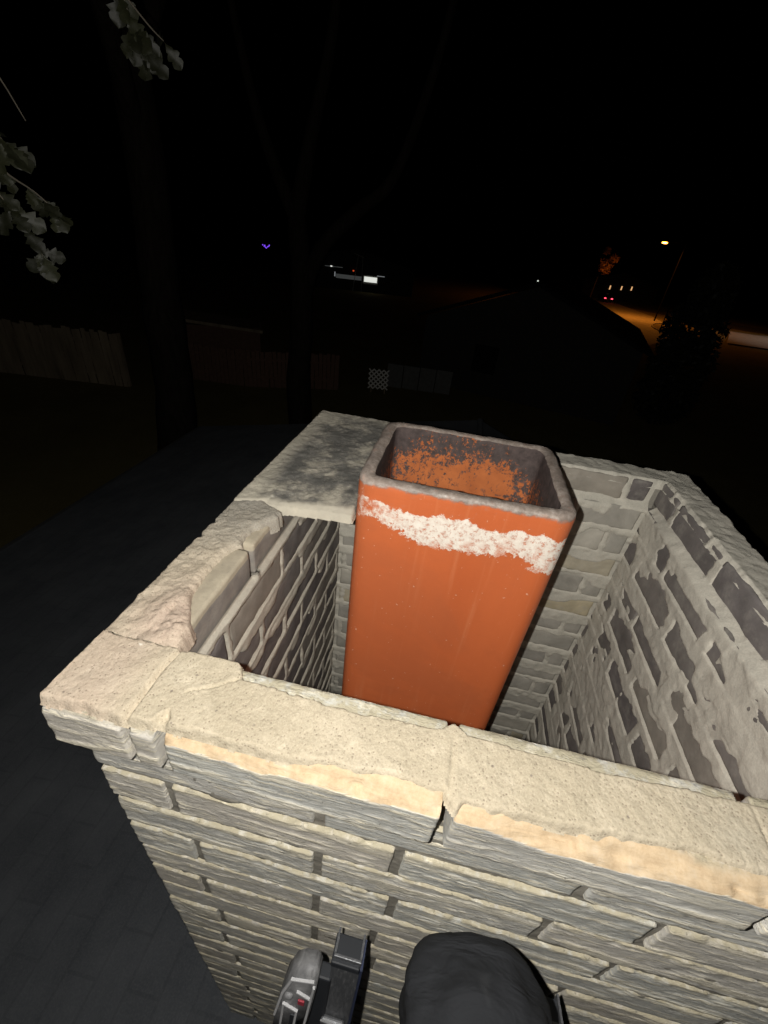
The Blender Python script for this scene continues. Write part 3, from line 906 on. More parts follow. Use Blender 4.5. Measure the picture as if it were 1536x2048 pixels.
rad = dict(pel=.125, hr=.09, hl=.09, tr=.072, kr=.052, sr=.047, ar=.034, fr=.03, kl=.052, al=.035, fll=.03, ch=.13, nk=.05, hd=.088, sl=.052, sr2=.052, el=.04, er=.04, wl=.027, wr=.027)
skin("body", [J[k] for k in nm], [(ix[a], ix[b]) for a, b in E_all], [rad[k] for k in nm], m_skin, per)
tn = ['pel', 'hr', 'hl', 'tr', 'kr', 'sr', 'ar', 'kl', 'al']
ti = {k: i for i, k in enumerate(tn)}
tv = [Vector(J[k]) for k in tn]
trd = dict(pel=.15, hr=.12, hl=.115, tr=.108, kr=(.084, .084), sr=.072, ar=.06, kl=.075, al=.06)
tro = skin("trousers", tv, [(ti[a], ti[b]) for a, b in E_all if a in ti and b in ti], [trd[k] for k in tn], mt, per, 4)
tex = bpy.data.textures.new("cloth_folds", 'CLOUDS'); tex.noise_scale = .055; tex.noise_depth = 2
dm = tro.modifiers.new("folds", 'DISPLACE'); dm.texture = tex; dm.texture_coords = 'LOCAL'; dm.strength = .028; dm.mid_level = .5
jn = ['ch', 'pel', 'sl', 'sr2', 'el', 'er', 'wl', 'wr']
ji = {k: i for i, k in enumerate(jn)}
skin("jacket", [J[k] for k in jn], [(ji[a], ji[b]) for a, b in E_all if a in ji and b in ji], [.165, .15, .075, .075, .058, .058, .042, .042], m_jack, per)
skin("boot", [J['ar'], J['fr']], [(0, 1)], [.055, .045], m_shoe, per)
skin("boot", [J['al'], J['fll']], [(0, 1)], [.055, .045], m_shoe, per)
skin("hair", [(.43, -.63, .45), (.43, -.60, .49)], [(0, 1)], [.09, .07], m_hair, per)
# hands, five fingers each
for s, wx in (('wl', .31), ('wr', .54)):
    sg = 1 if s == 'wl' else -1
    p = Vector(J[s]); q = p + Vector((sg * .01, .055, .05))
    vs = [p, q]; es = [(0, 1)]; rs = [.026, (.036, .018)]
    for i in range(4):
        b_ = q + Vector(((i - 1.5) * .017, .012, .012)); m_ = b_ + Vector((sg * .008, .022, .028)); e_ = m_ + Vector((sg * .014, .010, .016))
        k0 = len(vs); vs += [b_, m_, e_]; es += [(1, k0), (k0, k0 + 1), (k0 + 1, k0 + 2)]; rs += [.0095, .0085, .007]
    k0 = len(vs); vs += [p + Vector((sg * .03, .03, .02)), p + Vector((sg * .052, .055, .03))]; es += [(0, k0), (k0, k0 + 1)]; rs += [.011, .009]
    skin("hand", vs, es, rs, m_skin, per)

# ------------------------------------------------------------------ ground, street
GZ0 = -5.2
n = NB("night_lawn", 1, .05)
_a = n.noise(.5, 6, .6); _b = n.noise(14, 5, .7)
gm = n.done(n.mix(n.math('MULTIPLY', _b, .6), n.ramp(_a, [(.3, (.13, .11, .042)), (.7, (.22, .185, .075))]), (.25, .20, .09)), n.bump(_b, .8, .04))
nx = 120
gx, gy = np.meshgrid(np.linspace(-250, 250, nx), np.linspace(-60, 440, nx), indexing='ij')
gv = np.column_stack([gx.ravel(), gy.ravel(), np.full(nx * nx, GZ0)])
Ii = np.arange(nx * nx).reshape(nx, nx)
g = link("ground", raw_mesh("ground", gv, np.stack([Ii[:-1, :-1], Ii[1:, :-1], Ii[1:, 1:], Ii[:-1, 1:]], -1).reshape(-1, 4)), gm); g["kind"] = "structure"
def flat(name, poly, z, mat):
    bm = bmesh.new(); bm.faces.new([bm.verts.new((x, y, z)) for x, y in poly])
    bmesh.ops.recalc_face_normals(bm, faces=bm.faces)
    if bm.faces[:][0].normal.z < 0: bmesh.ops.reverse_faces(bm, faces=bm.faces)
    o = bm_obj(name, bm, mat); o["kind"] = "structure"; return o
m_conc = plain("pale_concrete", (.34, .31, .27), .9, sc_=2); m_asph = plain("asphalt", (.06, .058, .055), .9, sc_=2, var=.35)
def ell(cx, cy, a, b, rot, n=28): return [(cx + a * math.cos(t) * math.cos(rot) - b * math.sin(t) * math.sin(rot), cy + a * math.cos(t) * math.sin(rot) + b * math.sin(t) * math.cos(rot)) for t in [2 * math.pi * i / n for i in range(n)]]
def strip(pts, wd):
    L, Rr = [], []
    for i, p in enumerate(pts):
        a = Vector(pts[max(0, i - 1)]); b = Vector(pts[min(len(pts) - 1, i + 1)])
        t = (b - a).normalized(); nn = Vector((-t.y, t.x)) * wd / 2
        L.append(tuple(Vector(p) + nn)); Rr.append(tuple(Vector(p) - nn))
    return L + Rr[::-1]
STREET = [(95, 72), (62, 75), (43, 83), (34, 98), (29, 130), (28, 200)]
flat("road", strip(STREET, 11), GZ0 + .008, m_asph)
flat("driveway", strip([(14, 47), (20, 57), (24, 68), (26, 82), (26, 108), (25, 150)], 7.5), GZ0 + .012, m_conc)
flat("path", [(29.5, 56.3), (34.2, 56.0), (46, 60), (46, 74), (40, 71.0), (37.2, 71.8)], GZ0 + .14, m_conc)
bm = bmesh.new()
lp = ell(27.4, 63.5, 3.4, 7.5, -.25)
for i in range(len(lp)):
    a, b = Vector(lp[i]), Vector(lp[(i + 1) % len(lp)])
    add_box(bm, ((a.x + b.x) / 2, (a.y + b.y) / 2, GZ0 + .07), ((b - a).length + .02, .18, .14), Matrix.Rotation(math.atan2((b - a).y, (b - a).x), 3, 'Z'))
o = bm_obj("kerb", bm, m_conc); o["kind"] = "structure"
flat("grass_island", lp, GZ0 + .06, gm)

# street lamps
m_pole = plain("lamp_pole_metal", (.004, .004, .004), .95, .05)
def street_lamp(x, y, arm, colr, power, label, hgt=9.55, glow_s=60, cone=165):
    t = thing("street_lamp", label, "street lamp", (x, y, GZ0), "street lamps along the road")
    bm = bmesh.new(); add_tube(bm, [(x, y, GZ0), (x, y, GZ0 + hgt + .3)], [.1, .06], 8); bm_obj("pole", bm, m_pole, t)
    ex, ey = x + arm[0], y + arm[1]
    bm = bmesh.new(); add_tube(bm, [(x, y, GZ0 + hgt - .2), (x + arm[0] * .5, y + arm[1] * .5, GZ0 + hgt + .15), (ex, ey, GZ0 + hgt + .12)], [.05, .045, .04], 8); bm_obj("arm", bm, m_pole, t)
    bm = bmesh.new(); add_box(bm, (ex, ey, GZ0 + hgt + .1), (.7, .36, .16), None, .05); hd = bm_obj("lamp_head", bm, m_pole, t)
    bm = bmesh.new(); add_box(bm, (ex, ey, GZ0 + hgt - .02), (.55, .3, .16), None, .05); bm_obj("lens", bm, glow("lamp_glow", colr, glow_s), hd)
    ld = bpy.data.lights.new("lamp_light", 'SPOT'); ld.energy = power; ld.color = colr; ld.spot_size = math.radians(cone); ld.spot_blend = .35; ld.shadow_soft_size = .15
    lo = bpy.data.objects.new("lamp_light", ld); col.objects.link(lo); lo.parent = t; lo.location = (arm[0], arm[1], hgt - .15)
street_lamp(27.4, 73.4, (-2.61, .4), (1.0, .31, .028), 3600, "lit street lamp with a yellow glow above the orange road")
street_lamp(46.0, 62.5, (-2.4, .5), (1.0, .93, .85), 1000, "white street lamp standing beside the pale path at the right edge", cone=118)

# a plain post at the driveway
bm = bmesh.new(); add_tube(bm, [(24.3, 62.0, GZ0), (24.3, 62.0, GZ0 + 4.6)], [.07, .05], 8)
bm.normal_update(); o = bm_obj("post", bm, m_pole); tag(o, "thin dark post standing beside the orange lit road", "post")
bm = bmesh.new(); add_box(bm, (24.3, 61.97, GZ0 + 4.3), (.42, .03, .5), None, .005); bm_obj("sign_plate", bm, m_pole, o)

# ------------------------------------------------------------------ car with its tail lights on
def car(x, y, rot, label):
    t = thing("car", label, "car", (x, y, GZ0))
    pf = [(-2.2, .35), (-2.25, .75), (-2.05, .95), (-1.6, 1.0), (-1.05, 1.42), (.35, 1.45), (1.05, 1.02), (2.0, .9), (2.2, .7), (2.15, .35)]
    R = Matrix.Rotation(rot, 4, 'Z'); Tm = Matrix.Translation((x, y, GZ0)) @ R
    def fin(name, bm, mat, par, sm=False):
        bmesh.ops.transform(bm, matrix=Tm, verts=bm.verts); return bm_obj(name, bm, mat, par, sm)
    bm = bmesh.new()
    a = [bm.verts.new((px, -.88 + (.14 if pz > 1.2 else 0), pz)) for px, pz in pf]; b = [bm.verts.new((px, .88 - (.14 if pz > 1.2 else 0), pz)) for px, pz in pf]
    bm.faces.new(a); bm.faces.new(b[::-1])
    for i in range(len(pf)): bm.faces.new((a[i], b[i], b[(i + 1) % len(pf)], a[(i + 1) % len(pf)]))
    bmesh.ops.bevel(bm, geom=list(bm.edges), offset=.06, segments=2, affect='EDGES')
    bd = fin("body", bm, plain("car_paint", (.03, .03, .035), .3, .5), t, True)
    bm = bmesh.new(); add_box(bm, (-1.36, 0, 1.21), (.04, 1.35, .42), Matrix.Rotation(.93, 3, 'Y')); fin("rear_window", bm, plain("car_glass", (.01, .01, .012), .1, .5), t)
    for wx in (-1.35, 1.35):
        for wy in (-.8, .8):
            bm = bmesh.new(); add_tube(bm, [(wx, wy - .11, .33), (wx, wy + .11, .33)], [.33, .33], 16); wh = fin("wheel", bm, m_blk, t)
            bm = bmesh.new(); add_tube(bm, [(wx, wy - .115, .33), (wx, wy + .115, .33)], [.19, .19], 12); fin("rim", bm, m_alu, wh)
    for wy in (-.66, .66):
        bm = bmesh.new(); add_box(bm, (-2.235, wy, .78), (.06, .34, .17), None, .02); fin("tail_light", bm, glow("tail_glow", (1.0, .05, .09), 5.0), t)
    return t
car(27.3, 103.0, math.radians(93), "dark car with two red tail lights glowing on the distant road")

# ------------------------------------------------------------------ distant buildings and lights
m_dark = plain("dark_house_wall", (.03, .028, .026), .9); m_droof = plain("dark_roof", (.010, .010, .011), .98, .05); m_pale = plain("pale_house_wall", (.4, .39, .36), .85)
m_brickred = plain("reddish_siding", (.15, .085, .06), .9)
def gable_house(name, label, cx, cy, wx, wy, wall_h, rise, rot=0, mw=m_dark, mr=m_droof, cat="house"):
    t = thing(name, label, cat, (cx, cy, GZ0))
    Tm = Matrix.Translation((cx, cy, GZ0)) @ Matrix.Rotation(rot, 4, 'Z')
    bm = bmesh.new(); hx, hy = wx / 2, wy / 2
    pr = [(-hx, 0), (hx, 0), (hx, wall_h), (0, wall_h + rise), (-hx, wall_h)]
    a = [bm.verts.new((x, -hy, z)) for x, z in pr]; b = [bm.verts.new((x, hy, z)) for x, z in pr]
    bm.faces.new(a); bm.faces.new(b[::-1])
    for i in (1, 4): bm.faces.new((a[i], b[i], b[(i + 1) % 5], a[(i + 1) % 5]))
    bmesh.ops.transform(bm, matrix=Tm, verts=bm.verts); bm_obj("wall", bm, mw, t)
    bm = bmesh.new(); ov = .35; k = rise / hx
    for s in (-1, 1):
        p = [(0, wall_h + rise + .06), (s * (hx + ov), wall_h - ov * k + .06)]
        q = [bm.verts.new(v) for v in ((p[0][0], -hy - ov, p[0][1]), (p[1][0], -hy - ov, p[1][1]), (p[1][0], hy + ov, p[1][1]), (p[0][0], hy + ov, p[0][1]))]
        r = bmesh.ops.extrude_face_region(bm, geom=[bm.faces.new(q)])
        bmesh.ops.translate(bm, verts=[v for v in r['geom'] if isinstance(v, bmesh.types.BMVert)], vec=(0, 0, .14))
    bmesh.ops.recalc_face_normals(bm, faces=bm.faces)
    bmesh.ops.transform(bm, matrix=Tm, verts=bm.verts); bm_obj("roof", bm, mr, t)
    return t, Tm
t, Tm = gable_house("neighbour_house", "black gabled house standing in front of the orange lit road", 4.0, 24.0, 9.2, 8.5, 3.0, 1.75, math.radians(-14))
def win(t, Tm, c, d, mat, name="window"):
    bm = bmesh.new(); add_box(bm, c, d); bmesh.ops.transform(bm, matrix=Tm, verts=bm.verts); return bm_obj(name, bm, mat, t)
win(t, Tm, (-1.5, -4.27, 1.6), (1.1, .05, 1.2), m_droof)

t, Tm = gable_house("far_house", "dark house across the street with three small porch lights", 31.5, 116, 16, 9, 3.4, 2.0, .1)
mw_ = glow("porch_glow", (1.0, .55, .24), .8)
for i, px in enumerate((-2.3, .15, 2.3)):
    b = win(t, Tm, (px, -4.58, 2.45 + .15 * i), (.34, .15, .5), m_pole, "porch_light")
    win(b, Tm, (px, -4.68, 2.40 + .15 * i), (.24, .1, .75), mw_, "bulb")

t, Tm = gable_house("distant_house", "distant house with a white lit window low in the middle of the dark", -15.2, 61.0, 15, 6, 2.9, 1.6, .22)
ww = glow("lit_window", (.95, .97, .9), .75); wd = glow("window_eave_glow", (.8, .85, .85), .035); wd2 = glow("trim_glow", (.9, .95, 1.0), .18)
fr = win(t, Tm, (2.05, -3.05, 1.40), (1.9, .06, 1.0), m_pale, "window"); win(fr, Tm, (2.05, -3.1, 1.42), (1.62, .06, .62), ww, "pane")
win(fr, Tm, (2.05, -3.14, 1.12), (1.62, .04, .06), m_pale, "sill")
fr = win(t, Tm, (-.7, -3.05, 1.45), (3.4, .06, .7), m_dark, "window"); win(fr, Tm, (-.7, -3.1, 1.45), (3.2, .06, .45), wd, "pane")
win(t, Tm, (-2.45, -3.1, 1.62), (.12, .05, .5), wd2, "glowing_trim")
win(t, Tm, (-2.6, -3.32, 2.42), (2.2, .05, .07), wd, "glowing_eave_strip"); win(t, Tm, (3.3, -3.32, 1.95), (.95, .05, .07), wd2, "glowing_eave_strip")  # eaves and trim are no lamps; their light is put in as glow
win(t, Tm, (-2.9, -3.36, 2.44), (.22, .06, .12), glow("small_white", (1, 1, .95), .8), "lamp"); win(t, Tm, (-.15, -3.36, 2.22), (.2, .06, .14), glow("small_red", (1, .12, .03), .5), "lamp")
# a pale swing frame standing behind the lit window
sw = thing("frame_stand", "thin pale metal frame dimly lit behind the distant lit window", "frame", (-13.8, 57.4, GZ0))
bm = bmesh.new()
for a, b in (((-14.5, 57.4, GZ0), (-14.1, 57.6, -1.35)), ((-13.4, 57.4, GZ0), (-13.5, 57.6, -1.35)), ((-14.6, 57.5, -1.1), (-13.4, 57.6, -1.45))): add_tube(bm, [a, b], [.035, .035], 6)
bm_obj("tube_frame", bm, plain("pale_tube", (.45, .45, .43), .5), sw)

# purple lights
pl = thing("light_string", "cluster of small purple lights hanging from a pole far beyond the trees", "light string", (-18.3, 40.9, GZ0))
bm = bmesh.new(); add_tube(bm, [(-18.3, 40.95, GZ0), (-18.3, 40.95, -.75)], [.04, .03], 6); bm_obj("pole", bm, m_pole, pl)
pg = glow("purple_glow", (.24, .08, 1.0), 1.3)
pm = bpy.data.meshes.new("bulb"); bm = bmesh.new(); bmesh.ops.create_icosphere(bm, subdivisions=2, radius=.045); bm.to_mesh(pm); bm.free(); pm.materials.append(pg)
for dx, dz in ((-.27, .09), (-.16, .0), (-.06, -.06), (.02, -.12), (.12, -.02), (.22, .03), (.27, .11), (-.1, .07)):
    b = link("bulb", pm, None, pl, (-18.3 + dx, 40.72 + dx * .3, -1.0 + dz))

# small white light far right of centre
bm = bmesh.new(); add_tube(bm, [(9.0, 69.3, GZ0), (9.0, 69.3, -1.75)], [.05, .05], 6); o = bm_obj("lamp_post", bm, m_pole)
tag(o, "small white garden lamp far off, alone between the lit house and the road", "lamp post")
bm = bmesh.new(); bmesh.ops.create_icosphere(bm, subdivisions=2, radius=.10, matrix=Matrix.Translation((9.0, 69.2, -1.9))); bm_obj("bulb", bm, glow("white_bulb", (.9, 1, .9), .9), o)

# ------------------------------------------------------------------ fences and yard things
m_fence = NB("weathered_boards", .95, .1)
_v = m_fence.noise(1, 5, .6, vec=m_fence.scale((2.5, 2.5, .5)))
m_fence = m_fence.done(m_fence.ramp(_v, [(.3, (.16, .125, .085)), (.7, (.38, .31, .22))]), m_fence.bump(m_fence.noise(1, 4, .6, vec=m_fence.scale((20, 20, 2))), .5, .01))
def fence(name, label, pts, h, mat, bw=.15, lean=.03):
    t = thing(name, label, "fence", (pts[0][0], pts[0][1], GZ0))
    bm = bmesh.new()
    for (x0, y0), (x1, y1) in zip(pts[:-1], pts[1:]):
        L = math.dist((x0, y0), (x1, y1)); n_ = int(L / (bw + .012)); ang = math.atan2(y1 - y0, x1 - x0)
        for i in range(n_):
            f = (i + .5) / n_; hh = h + random.uniform(-.06, .05)
            add_box(bm, (x0 + (x1 - x0) * f, y0 + (y1 - y0) * f + random.uniform(-.01, .01), GZ0 + hh / 2), (bw, .025, hh), Matrix.Rotation(ang, 3, 'Z') @ Matrix.Rotation(random.uniform(-lean, lean), 3, 'Y'))
    o = bm_obj("boards", bm, mat, t); o["kind"] = "stuff"
    for (x0, y0), (x1, y1) in zip(pts[:-1], pts[1:]):
        L = math.dist((x0, y0), (x1, y1)); ang = math.atan2(y1 - y0, x1 - x0)
        for zz in (.4, h - .35):
            bm = bmesh.new(); add_box(bm, ((x0 + x1) / 2 - .06 * math.sin(ang), (y0 + y1) / 2 + .06 * math.cos(ang), GZ0 + zz), (L, .05, .09), Matrix.Rotation(ang, 3, 'Z')); bm_obj("fence_rail", bm, mat, t)
        k = int(L / 2.4)
        for i in range(k + 1):
            bm = bmesh.new(); add_box(bm, (x0 + (x1 - x0) * i / max(1, k) - .09 * math.sin(ang), y0 + (y1 - y0) * i / max(1, k) + .09 * math.cos(ang), GZ0 + h / 2), (.1, .1, h)); bm_obj("fence_post", bm, mat, t)
    return t
fence("fence", "weathered brown board fence at the far left side of the yard", [(-20.5, 11.5), (-16.4, 12.9), (-11.75, 13.6)], 1.92, m_fence)
fence("fence", "low dim board fence running behind the two tree trunks", [(-11.3, 15.6), (-8.0, 15.9), (-4.6, 17.4)], 1.45, m_brickred)
# shed with pale roof edge
sh = thing("shed", "low shed with a pale roof edge and reddish wall behind the fence", "shed", (-11, 21, GZ0))
A_, B_ = Vector((-13.6, 19.3, 0)), Vector((-9.5, 21.3, 0)); mid = (A_ + B_) / 2; ang = math.atan2(B_.y - A_.y, B_.x - A_.x); Lz = (B_ - A_).length
rz_ = Matrix.Rotation(ang, 3, 'Z')
bm = bmesh.new(); add_box(bm, (mid.x - .9, mid.y + 1.2, GZ0 + .6), (Lz - .3, 2.2, 1.2), rz_); bm_obj("wall", bm, m_brickred, sh)
bm = bmesh.new(); add_box(bm, (mid.x - .9, mid.y + 1.2, GZ0 + 1.28), (Lz, 2.6, .14), rz_ @ Matrix.Rotation(.09, 3, 'Y')); bm_obj("roof", bm, m_pale if False else m_fence, sh)
# pale low wall
gw = thing("garden_wall", "low pale block wall dimly seen behind the lattice panel", "wall", (-1.3, 19.0, GZ0))
for i in range(4):
    bm = bmesh.new(); add_box(bm, (-2.4 + .75 * i, 19.2 + .07 * i, GZ0 + .52), (.72, .16, 1.04), None, .01); bm_obj("panel", bm, plain("pale_panel", (.13, .13, .125), .9), gw)
# lattice panel
m_lat = plain("white_lattice", (.75, .74, .70), .7, var=.1)
lt = thing("lattice_panel", "small white diagonal lattice panel standing in the yard beyond the chimney", "lattice", (-2.9, 17.8, GZ0))
n4 = 4; LX, LZ = .84, .82
c0 = Vector((-2.9, 17.8, -4.58)); rl = Matrix.Rotation(.15, 3, 'Z')
for sgn in (1, -1):
    for i in range(-n4 + 1, n4):
        o_ = i * LX / n4
        x0, x1 = max(-LX / 2, -LX / 2 + o_), min(LX / 2, LX / 2 + o_)
        bm = bmesh.new()
        p0 = Vector((x0, .01 * sgn, (x0 - o_) * sgn * LZ / LX)); p1 = Vector((x1, .01 * sgn, (x1 - o_) * sgn * LZ / LX))
        md_ = (p0 + p1) / 2; Ls = (p1 - p0).length
        add_box(bm, c0 + rl @ md_, (Ls + .03, .014, .055), rl @ Matrix.Rotation(-sgn * math.atan2(LZ, LX), 3, 'Y'))
        bm_obj("slat", bm, m_lat, lt)
bm = bmesh.new(); add_box(bm, c0 + Vector((-.3, .05, -.5)), (.05, .05, .3)); add_box(bm, c0 + Vector((.3, .12, -.5)), (.05, .05, .3)); bm_obj("stake", bm, m_fence, lt)

# ------------------------------------------------------------------ trees
m_bark = NB("dark_bark", .97, .08)
_k = m_bark.noise(1, 6, .7, vec=m_bark.scale((9, 9, 2.2)), dist=.6)
m_bark = m_bark.done(m_bark.ramp(_k, [(.3, (.011, .009, .007)), (.7, (.034, .028, .022))]), m_bark.bump(_k, .8, .03))
m_twig = plain("twig_bark", (.07, .06, .045), .8)
def mat_leaf(name, a, b):
    n = NB(name, .55, .3)
    f = n.noise(25, 4, .6, off=True)
    c = n.ramp(f, [(.3, a), (.7, b)])
    c = n.mix(1.0, c, n.ramp(n.rnd(), [(0, .6), (1, 1.35)]), 'MULTIPLY')
    return n.done(c)
m_leaf = mat_leaf("oak_leaf", (.008, .009, .0038), (.017, .018, .0075))
m_crown = mat_leaf("dark_foliage", (.008, .009, .004), (.016, .017, .008))
m_orl = mat_leaf("lamp_orange_foliage", (.22, .12, .05), (.36, .18, .07))  # street lamp's orange light is put into this leaf colour

def limb(bm, pts, r0, r1, n=9):
    k = len(pts); out = []
    P = [Vector(p) for p in pts]
    for i in range(k - 1):
        for j in range(4):
            t_ = j / 4
            p_ = P[max(i - 1, 0)]; q_ = P[i]; r_ = P[i + 1]; s_ = P[min(i + 2, k - 1)]
            out.append(.5 * ((2 * q_) + (r_ - p_) * t_ + (2 * p_ - 5 * q_ + 4 * r_ - s_) * t_ ** 2 + (3 * q_ - p_ - 3 * r_ + s_) * t_ ** 3))
    out.append(P[-1])
    m = len(out)
    add_tube(bm, out, [(r0 + (r1 - r0) * i / (m - 1)) * random.uniform(.94, 1.06) for i in range(m)], n)

def crown_mesh(blobs, nleaf, size, seed):
    rg = np.random.default_rng(seed)
    V, F = [], []
    for (cx, cy, cz, rx, ry, rz) in blobs:
        for _ in range(nleaf):
            d = rg.normal(size=3); d /= np.linalg.norm(d); rr = rg.uniform(.35, 1.0) ** .6
            c = np.array([cx, cy, cz]) + d * rr * np.array([rx, ry, rz])
            a = rg.normal(size=3); a /= np.linalg.norm(a); b = np.cross(a, rg.normal(size=3)); b /= np.linalg.norm(b)
            s = size * rg.uniform(.6, 1.4); k = len(V)
            V += [c - a * s, c + b * s * .45, c + a * s, c - b * s * .45]
            F.append((k, k + 1, k + 2, k + 3))
    return raw_mesh("crown", V, F, False)

def tree(name, label, base, paths, blobs, nleaf, size, seed, leafmat, group="trees around the yard"):
    t = thing(name, label, "tree", base, group)
    bm = bmesh.new(); limb(bm, *paths[0], 12); bm_obj("trunk", bm, m_bark, t, True)
    for p in paths[1:]:
        bm = bmesh.new(); limb(bm, *p, 8); bm_obj("branch", bm, m_bark, t, True)
    if blobs:
        o = link("crown", crown_mesh(blobs, nleaf, size, seed), leafmat, t); o["kind"] = "stuff"
    return t
# left trunk, its limb reaches over to the chimney
oak = tree("oak_tree", "dark oak trunk at the left whose leafy twigs hang near the chimney", (-6.5, 8.75, GZ0),
     [([(-6.5, 8.75, GZ0), (-6.3, 8.85, -3.2), (-6.28, 8.9, -1), (-6.2, 9.0, 1.2), (-6.3, 9.0, 4.2)], .5, .30),
      ([(-6.25, 8.95, 1.6), (-5.3, 7.2, 3.4), (-3.6, 4.4, 3.3), (-1.9, 2.2, 2.5), (-1.35, 1.35, 1.7)], .2, .02),
      ([(-6.25, 8.95, 2.2), (-5.2, 9.6, 4.6), (-3.8, 9.9, 6.6)], .2, .05), ([(-6.3, 9.0, 3.2), (-7.6, 8.6, 5.2), (-9, 8.3, 6.4)], .2, .05)],
     [(-6.5, 9, 7.2, 3.6, 3.2, 2.2), (-4.4, 9.6, 7.4, 2.6, 2.4, 1.8), (-8.8, 8.4, 7.2, 2.4, 2.4, 1.8), (-4.2, 5.6, 4.9, 1.5, 1.5, .9)], 1300, .09, 5, m_crown)
tree("forked_tree", "dim tree trunk forking into two above the middle of the yard", (-4.35, 12.3, GZ0),
     [([(-4.35, 12.3, GZ0), (-4.4, 12.2, -3.4), (-4.3, 12.2, -1.9), (-4.35, 12.3, -.5), (-4.5, 12.4, .8)], .40, .24),
      ([(-4.3, 12.25, -1.1), (-3.8, 12.35, .1), (-2.95, 12.6, 1.0), (-2.1, 12.8, 1.8), (-1.4, 12.9, 3.8), (-1.0, 13, 6)], .24, .07),
      ([(-4.5, 12.4, .7), (-4.2, 12.5, 2.2), (-3.7, 12.6, 4.2), (-3.6, 12.7, 6.2)], .24, .07), ([(-4.48, 12.4, .6), (-5.4, 12.3, 2.6), (-6.0, 12.2, 5)], .2, .06)],
     [(-3.8, 12.6, 8.4, 3.0, 2.8, 1.8), (-1.4, 13, 8.0, 2.0, 2.0, 1.5), (-6.0, 12.2, 7.6, 2.0, 2.0, 1.6)], 1200, .09, 6, m_crown)
tree("cypress_tree", "black columnar evergreen cutting off the orange road on its right", (9.55, 20.3, GZ0),
     [([(9.55, 20.3, GZ0), (9.6, 20.3, -3), (9.6, 20.3, .6)], .18, .03)],
     [(9.6, 20.3, GZ0 + 1.2, 1.25, 1.25, 1.3), (9.6, 20.3, GZ0 + 2.6, 1.3, 1.3, 1.3), (9.5, 20.3, GZ0 + 3.9, 1.2, 1.2, 1.3), (9.6, 20.3, GZ0 + 5.2, .8, .8, 1.2)], 2600, .11, 9, m_crown)
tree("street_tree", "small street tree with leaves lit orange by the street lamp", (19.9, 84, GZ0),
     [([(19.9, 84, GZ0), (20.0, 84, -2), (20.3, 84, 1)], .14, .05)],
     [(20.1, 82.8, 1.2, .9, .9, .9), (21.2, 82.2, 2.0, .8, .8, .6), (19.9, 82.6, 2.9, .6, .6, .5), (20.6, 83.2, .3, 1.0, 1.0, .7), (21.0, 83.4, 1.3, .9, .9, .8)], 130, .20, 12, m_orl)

# hanging oak twigs, every leaf a piece of its own
def leaf_mesh(seed):
    rg = random.Random(seed)
    half = [(0, .0), (.10, .012), (.2, .10), (.30, .20), (.36, .13), (.46, .26), (.56, .31), (.63, .20), (.72, .27), (.83, .24), (.93, .13), (1, 0)]
    V, F = [], []
    for i, (t_, wd_) in enumerate(half):
        wd_ *= rg.uniform(.85, 1.2) if 1 < i < 11 else 1
        zc = -.16 * (t_ - .3) ** 2 + rg.uniform(-.008, .008)
        for s_ in (-1, -.5, 0, .5, 1):
            V.append((s_ * wd_, t_, zc + .12 * abs(s_) * wd_ + .025 * math.sin(7 * t_ + s_ * 3)))
    for i in range(len(half) - 1):
        for j in range(4):
            a = i * 5 + j; F.append((a, a + 1, a + 6, a + 5))
    return raw_mesh("leaf", np.array(V), F, True)
leaf_meshes = [leaf_mesh(i) for i in range(5)]
for m_ in leaf_meshes: m_.materials.append(m_leaf)
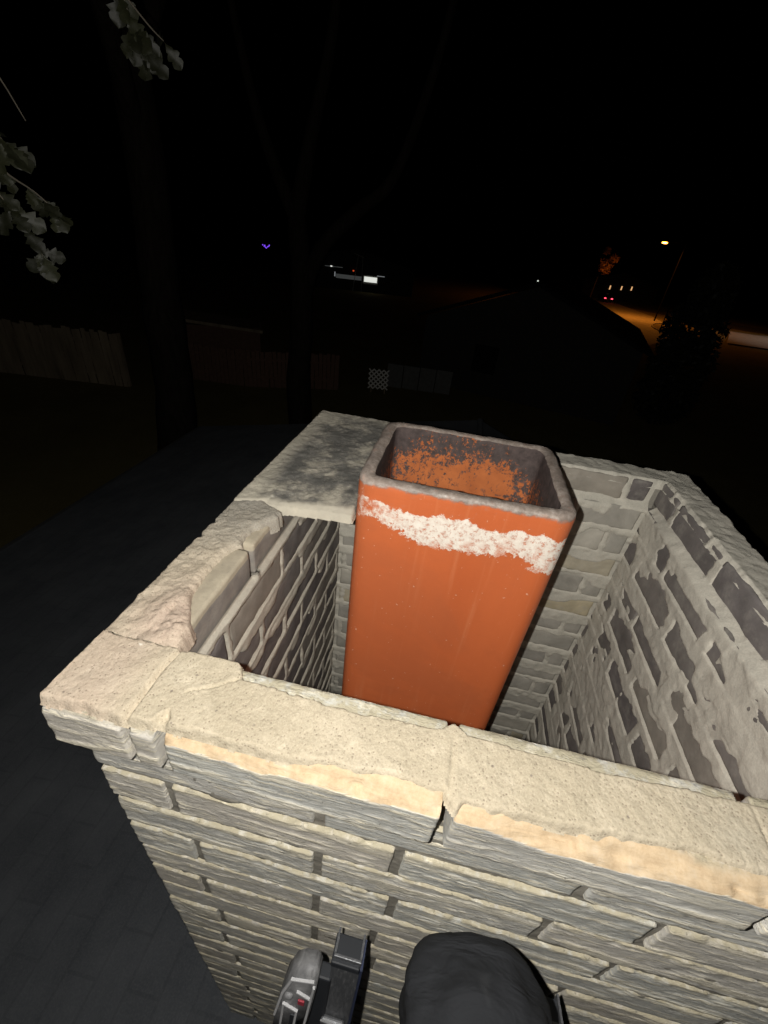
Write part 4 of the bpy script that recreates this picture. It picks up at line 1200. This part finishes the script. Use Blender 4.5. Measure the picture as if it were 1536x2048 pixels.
def put_leaf(parent, p, d, size, roll, rg):
    d = Vector(d).normalized(); v = (CAM - Vector(p)).normalized()
    up = (v + Vector((rg.uniform(-.8, .8), rg.uniform(-.6, .6), rg.uniform(-.2, 1.0)))).normalized()
    x = d.cross(up).normalized(); z = x.cross(d)
    Mx = Matrix(((x.x, d.x, z.x), (x.y, d.y, z.y), (x.z, d.z, z.z))).to_4x4()
    o = bpy.data.objects.new("leaf", leaf_meshes[rg.randrange(5)])
    col.objects.link(o); o.parent = parent
    o.matrix_local = Matrix.Translation(Vector(p) - Vector(oak.location)) @ Mx @ Matrix.Diagonal((size, size, size, 1))
def sprig(pts, r0, leaves, seed, size):
    rg = random.Random(seed)
    bm = bmesh.new(); limb(bm, pts, r0, .0016, 6); tw = bm_obj("twig", bm, m_twig, oak, True)
    P = [Vector(p) for p in pts]
    for f, k in leaves:
        s = f * (len(P) - 1); i = min(int(s), len(P) - 2); p = P[i].lerp(P[i + 1], s - i); t_ = (P[i + 1] - P[i]).normalized()
        for _ in range(k):
            d = t_ * rg.uniform(.3, 1.0) + Vector((rg.uniform(-.8, .8), rg.uniform(-.6, .6), rg.uniform(-.9, .35)))
            put_leaf(oak, p, d, size * rg.uniform(.75, 1.2), 0, rg)
tipA = Vector((-1.35, 1.35, 1.7))
sprig([tipA, (-1.25, 1.10, 1.1), (-1.0, .98, .62), (-.93, .95, .50), (-.87, .965, .40), (-.845, .99, .305)], .007, [(.62, 3), (.70, 4), (.78, 3), (.86, 1), (.97, 3), (1.0, 5)], 3, .066)
sprig([(-1.0, .98, .62), (-.90, .99, .50), (-.845, 1.02, .455), (-.81, 1.04, .415)], .0035, [(.35, 3), (.6, 4), (.8, 3), (1.0, 5)], 4, .052)
sprig([(-1.25, 1.10, 1.1), (-1.0, 1.0, .74), (-.90, .985, .60), (-.865, .99, .555)], .0035, [(.8, 2), (1.0, 4)], 8, .07)
sprig([(-1.1, 1.05, .85), (-.86, .99, .72), (-.81, 1.02, .60)], .0022, [], 9, .05)
sprig([(-1.35, 1.35, 1.7), (-.95, 1.35, 1.3), (-.77, 1.38, 1.0), (-.745, 1.41, .90), (-.73, 1.43, .845)], .006, [(.62, 4), (.72, 4), (.80, 5), (.9, 4), (1.0, 4)], 11, .07)
sprig([(-.76, 1.39, .96), (-.71, 1.44, .90), (-.68, 1.46, .875)], .003, [(1.0, 2)], 12, .09)
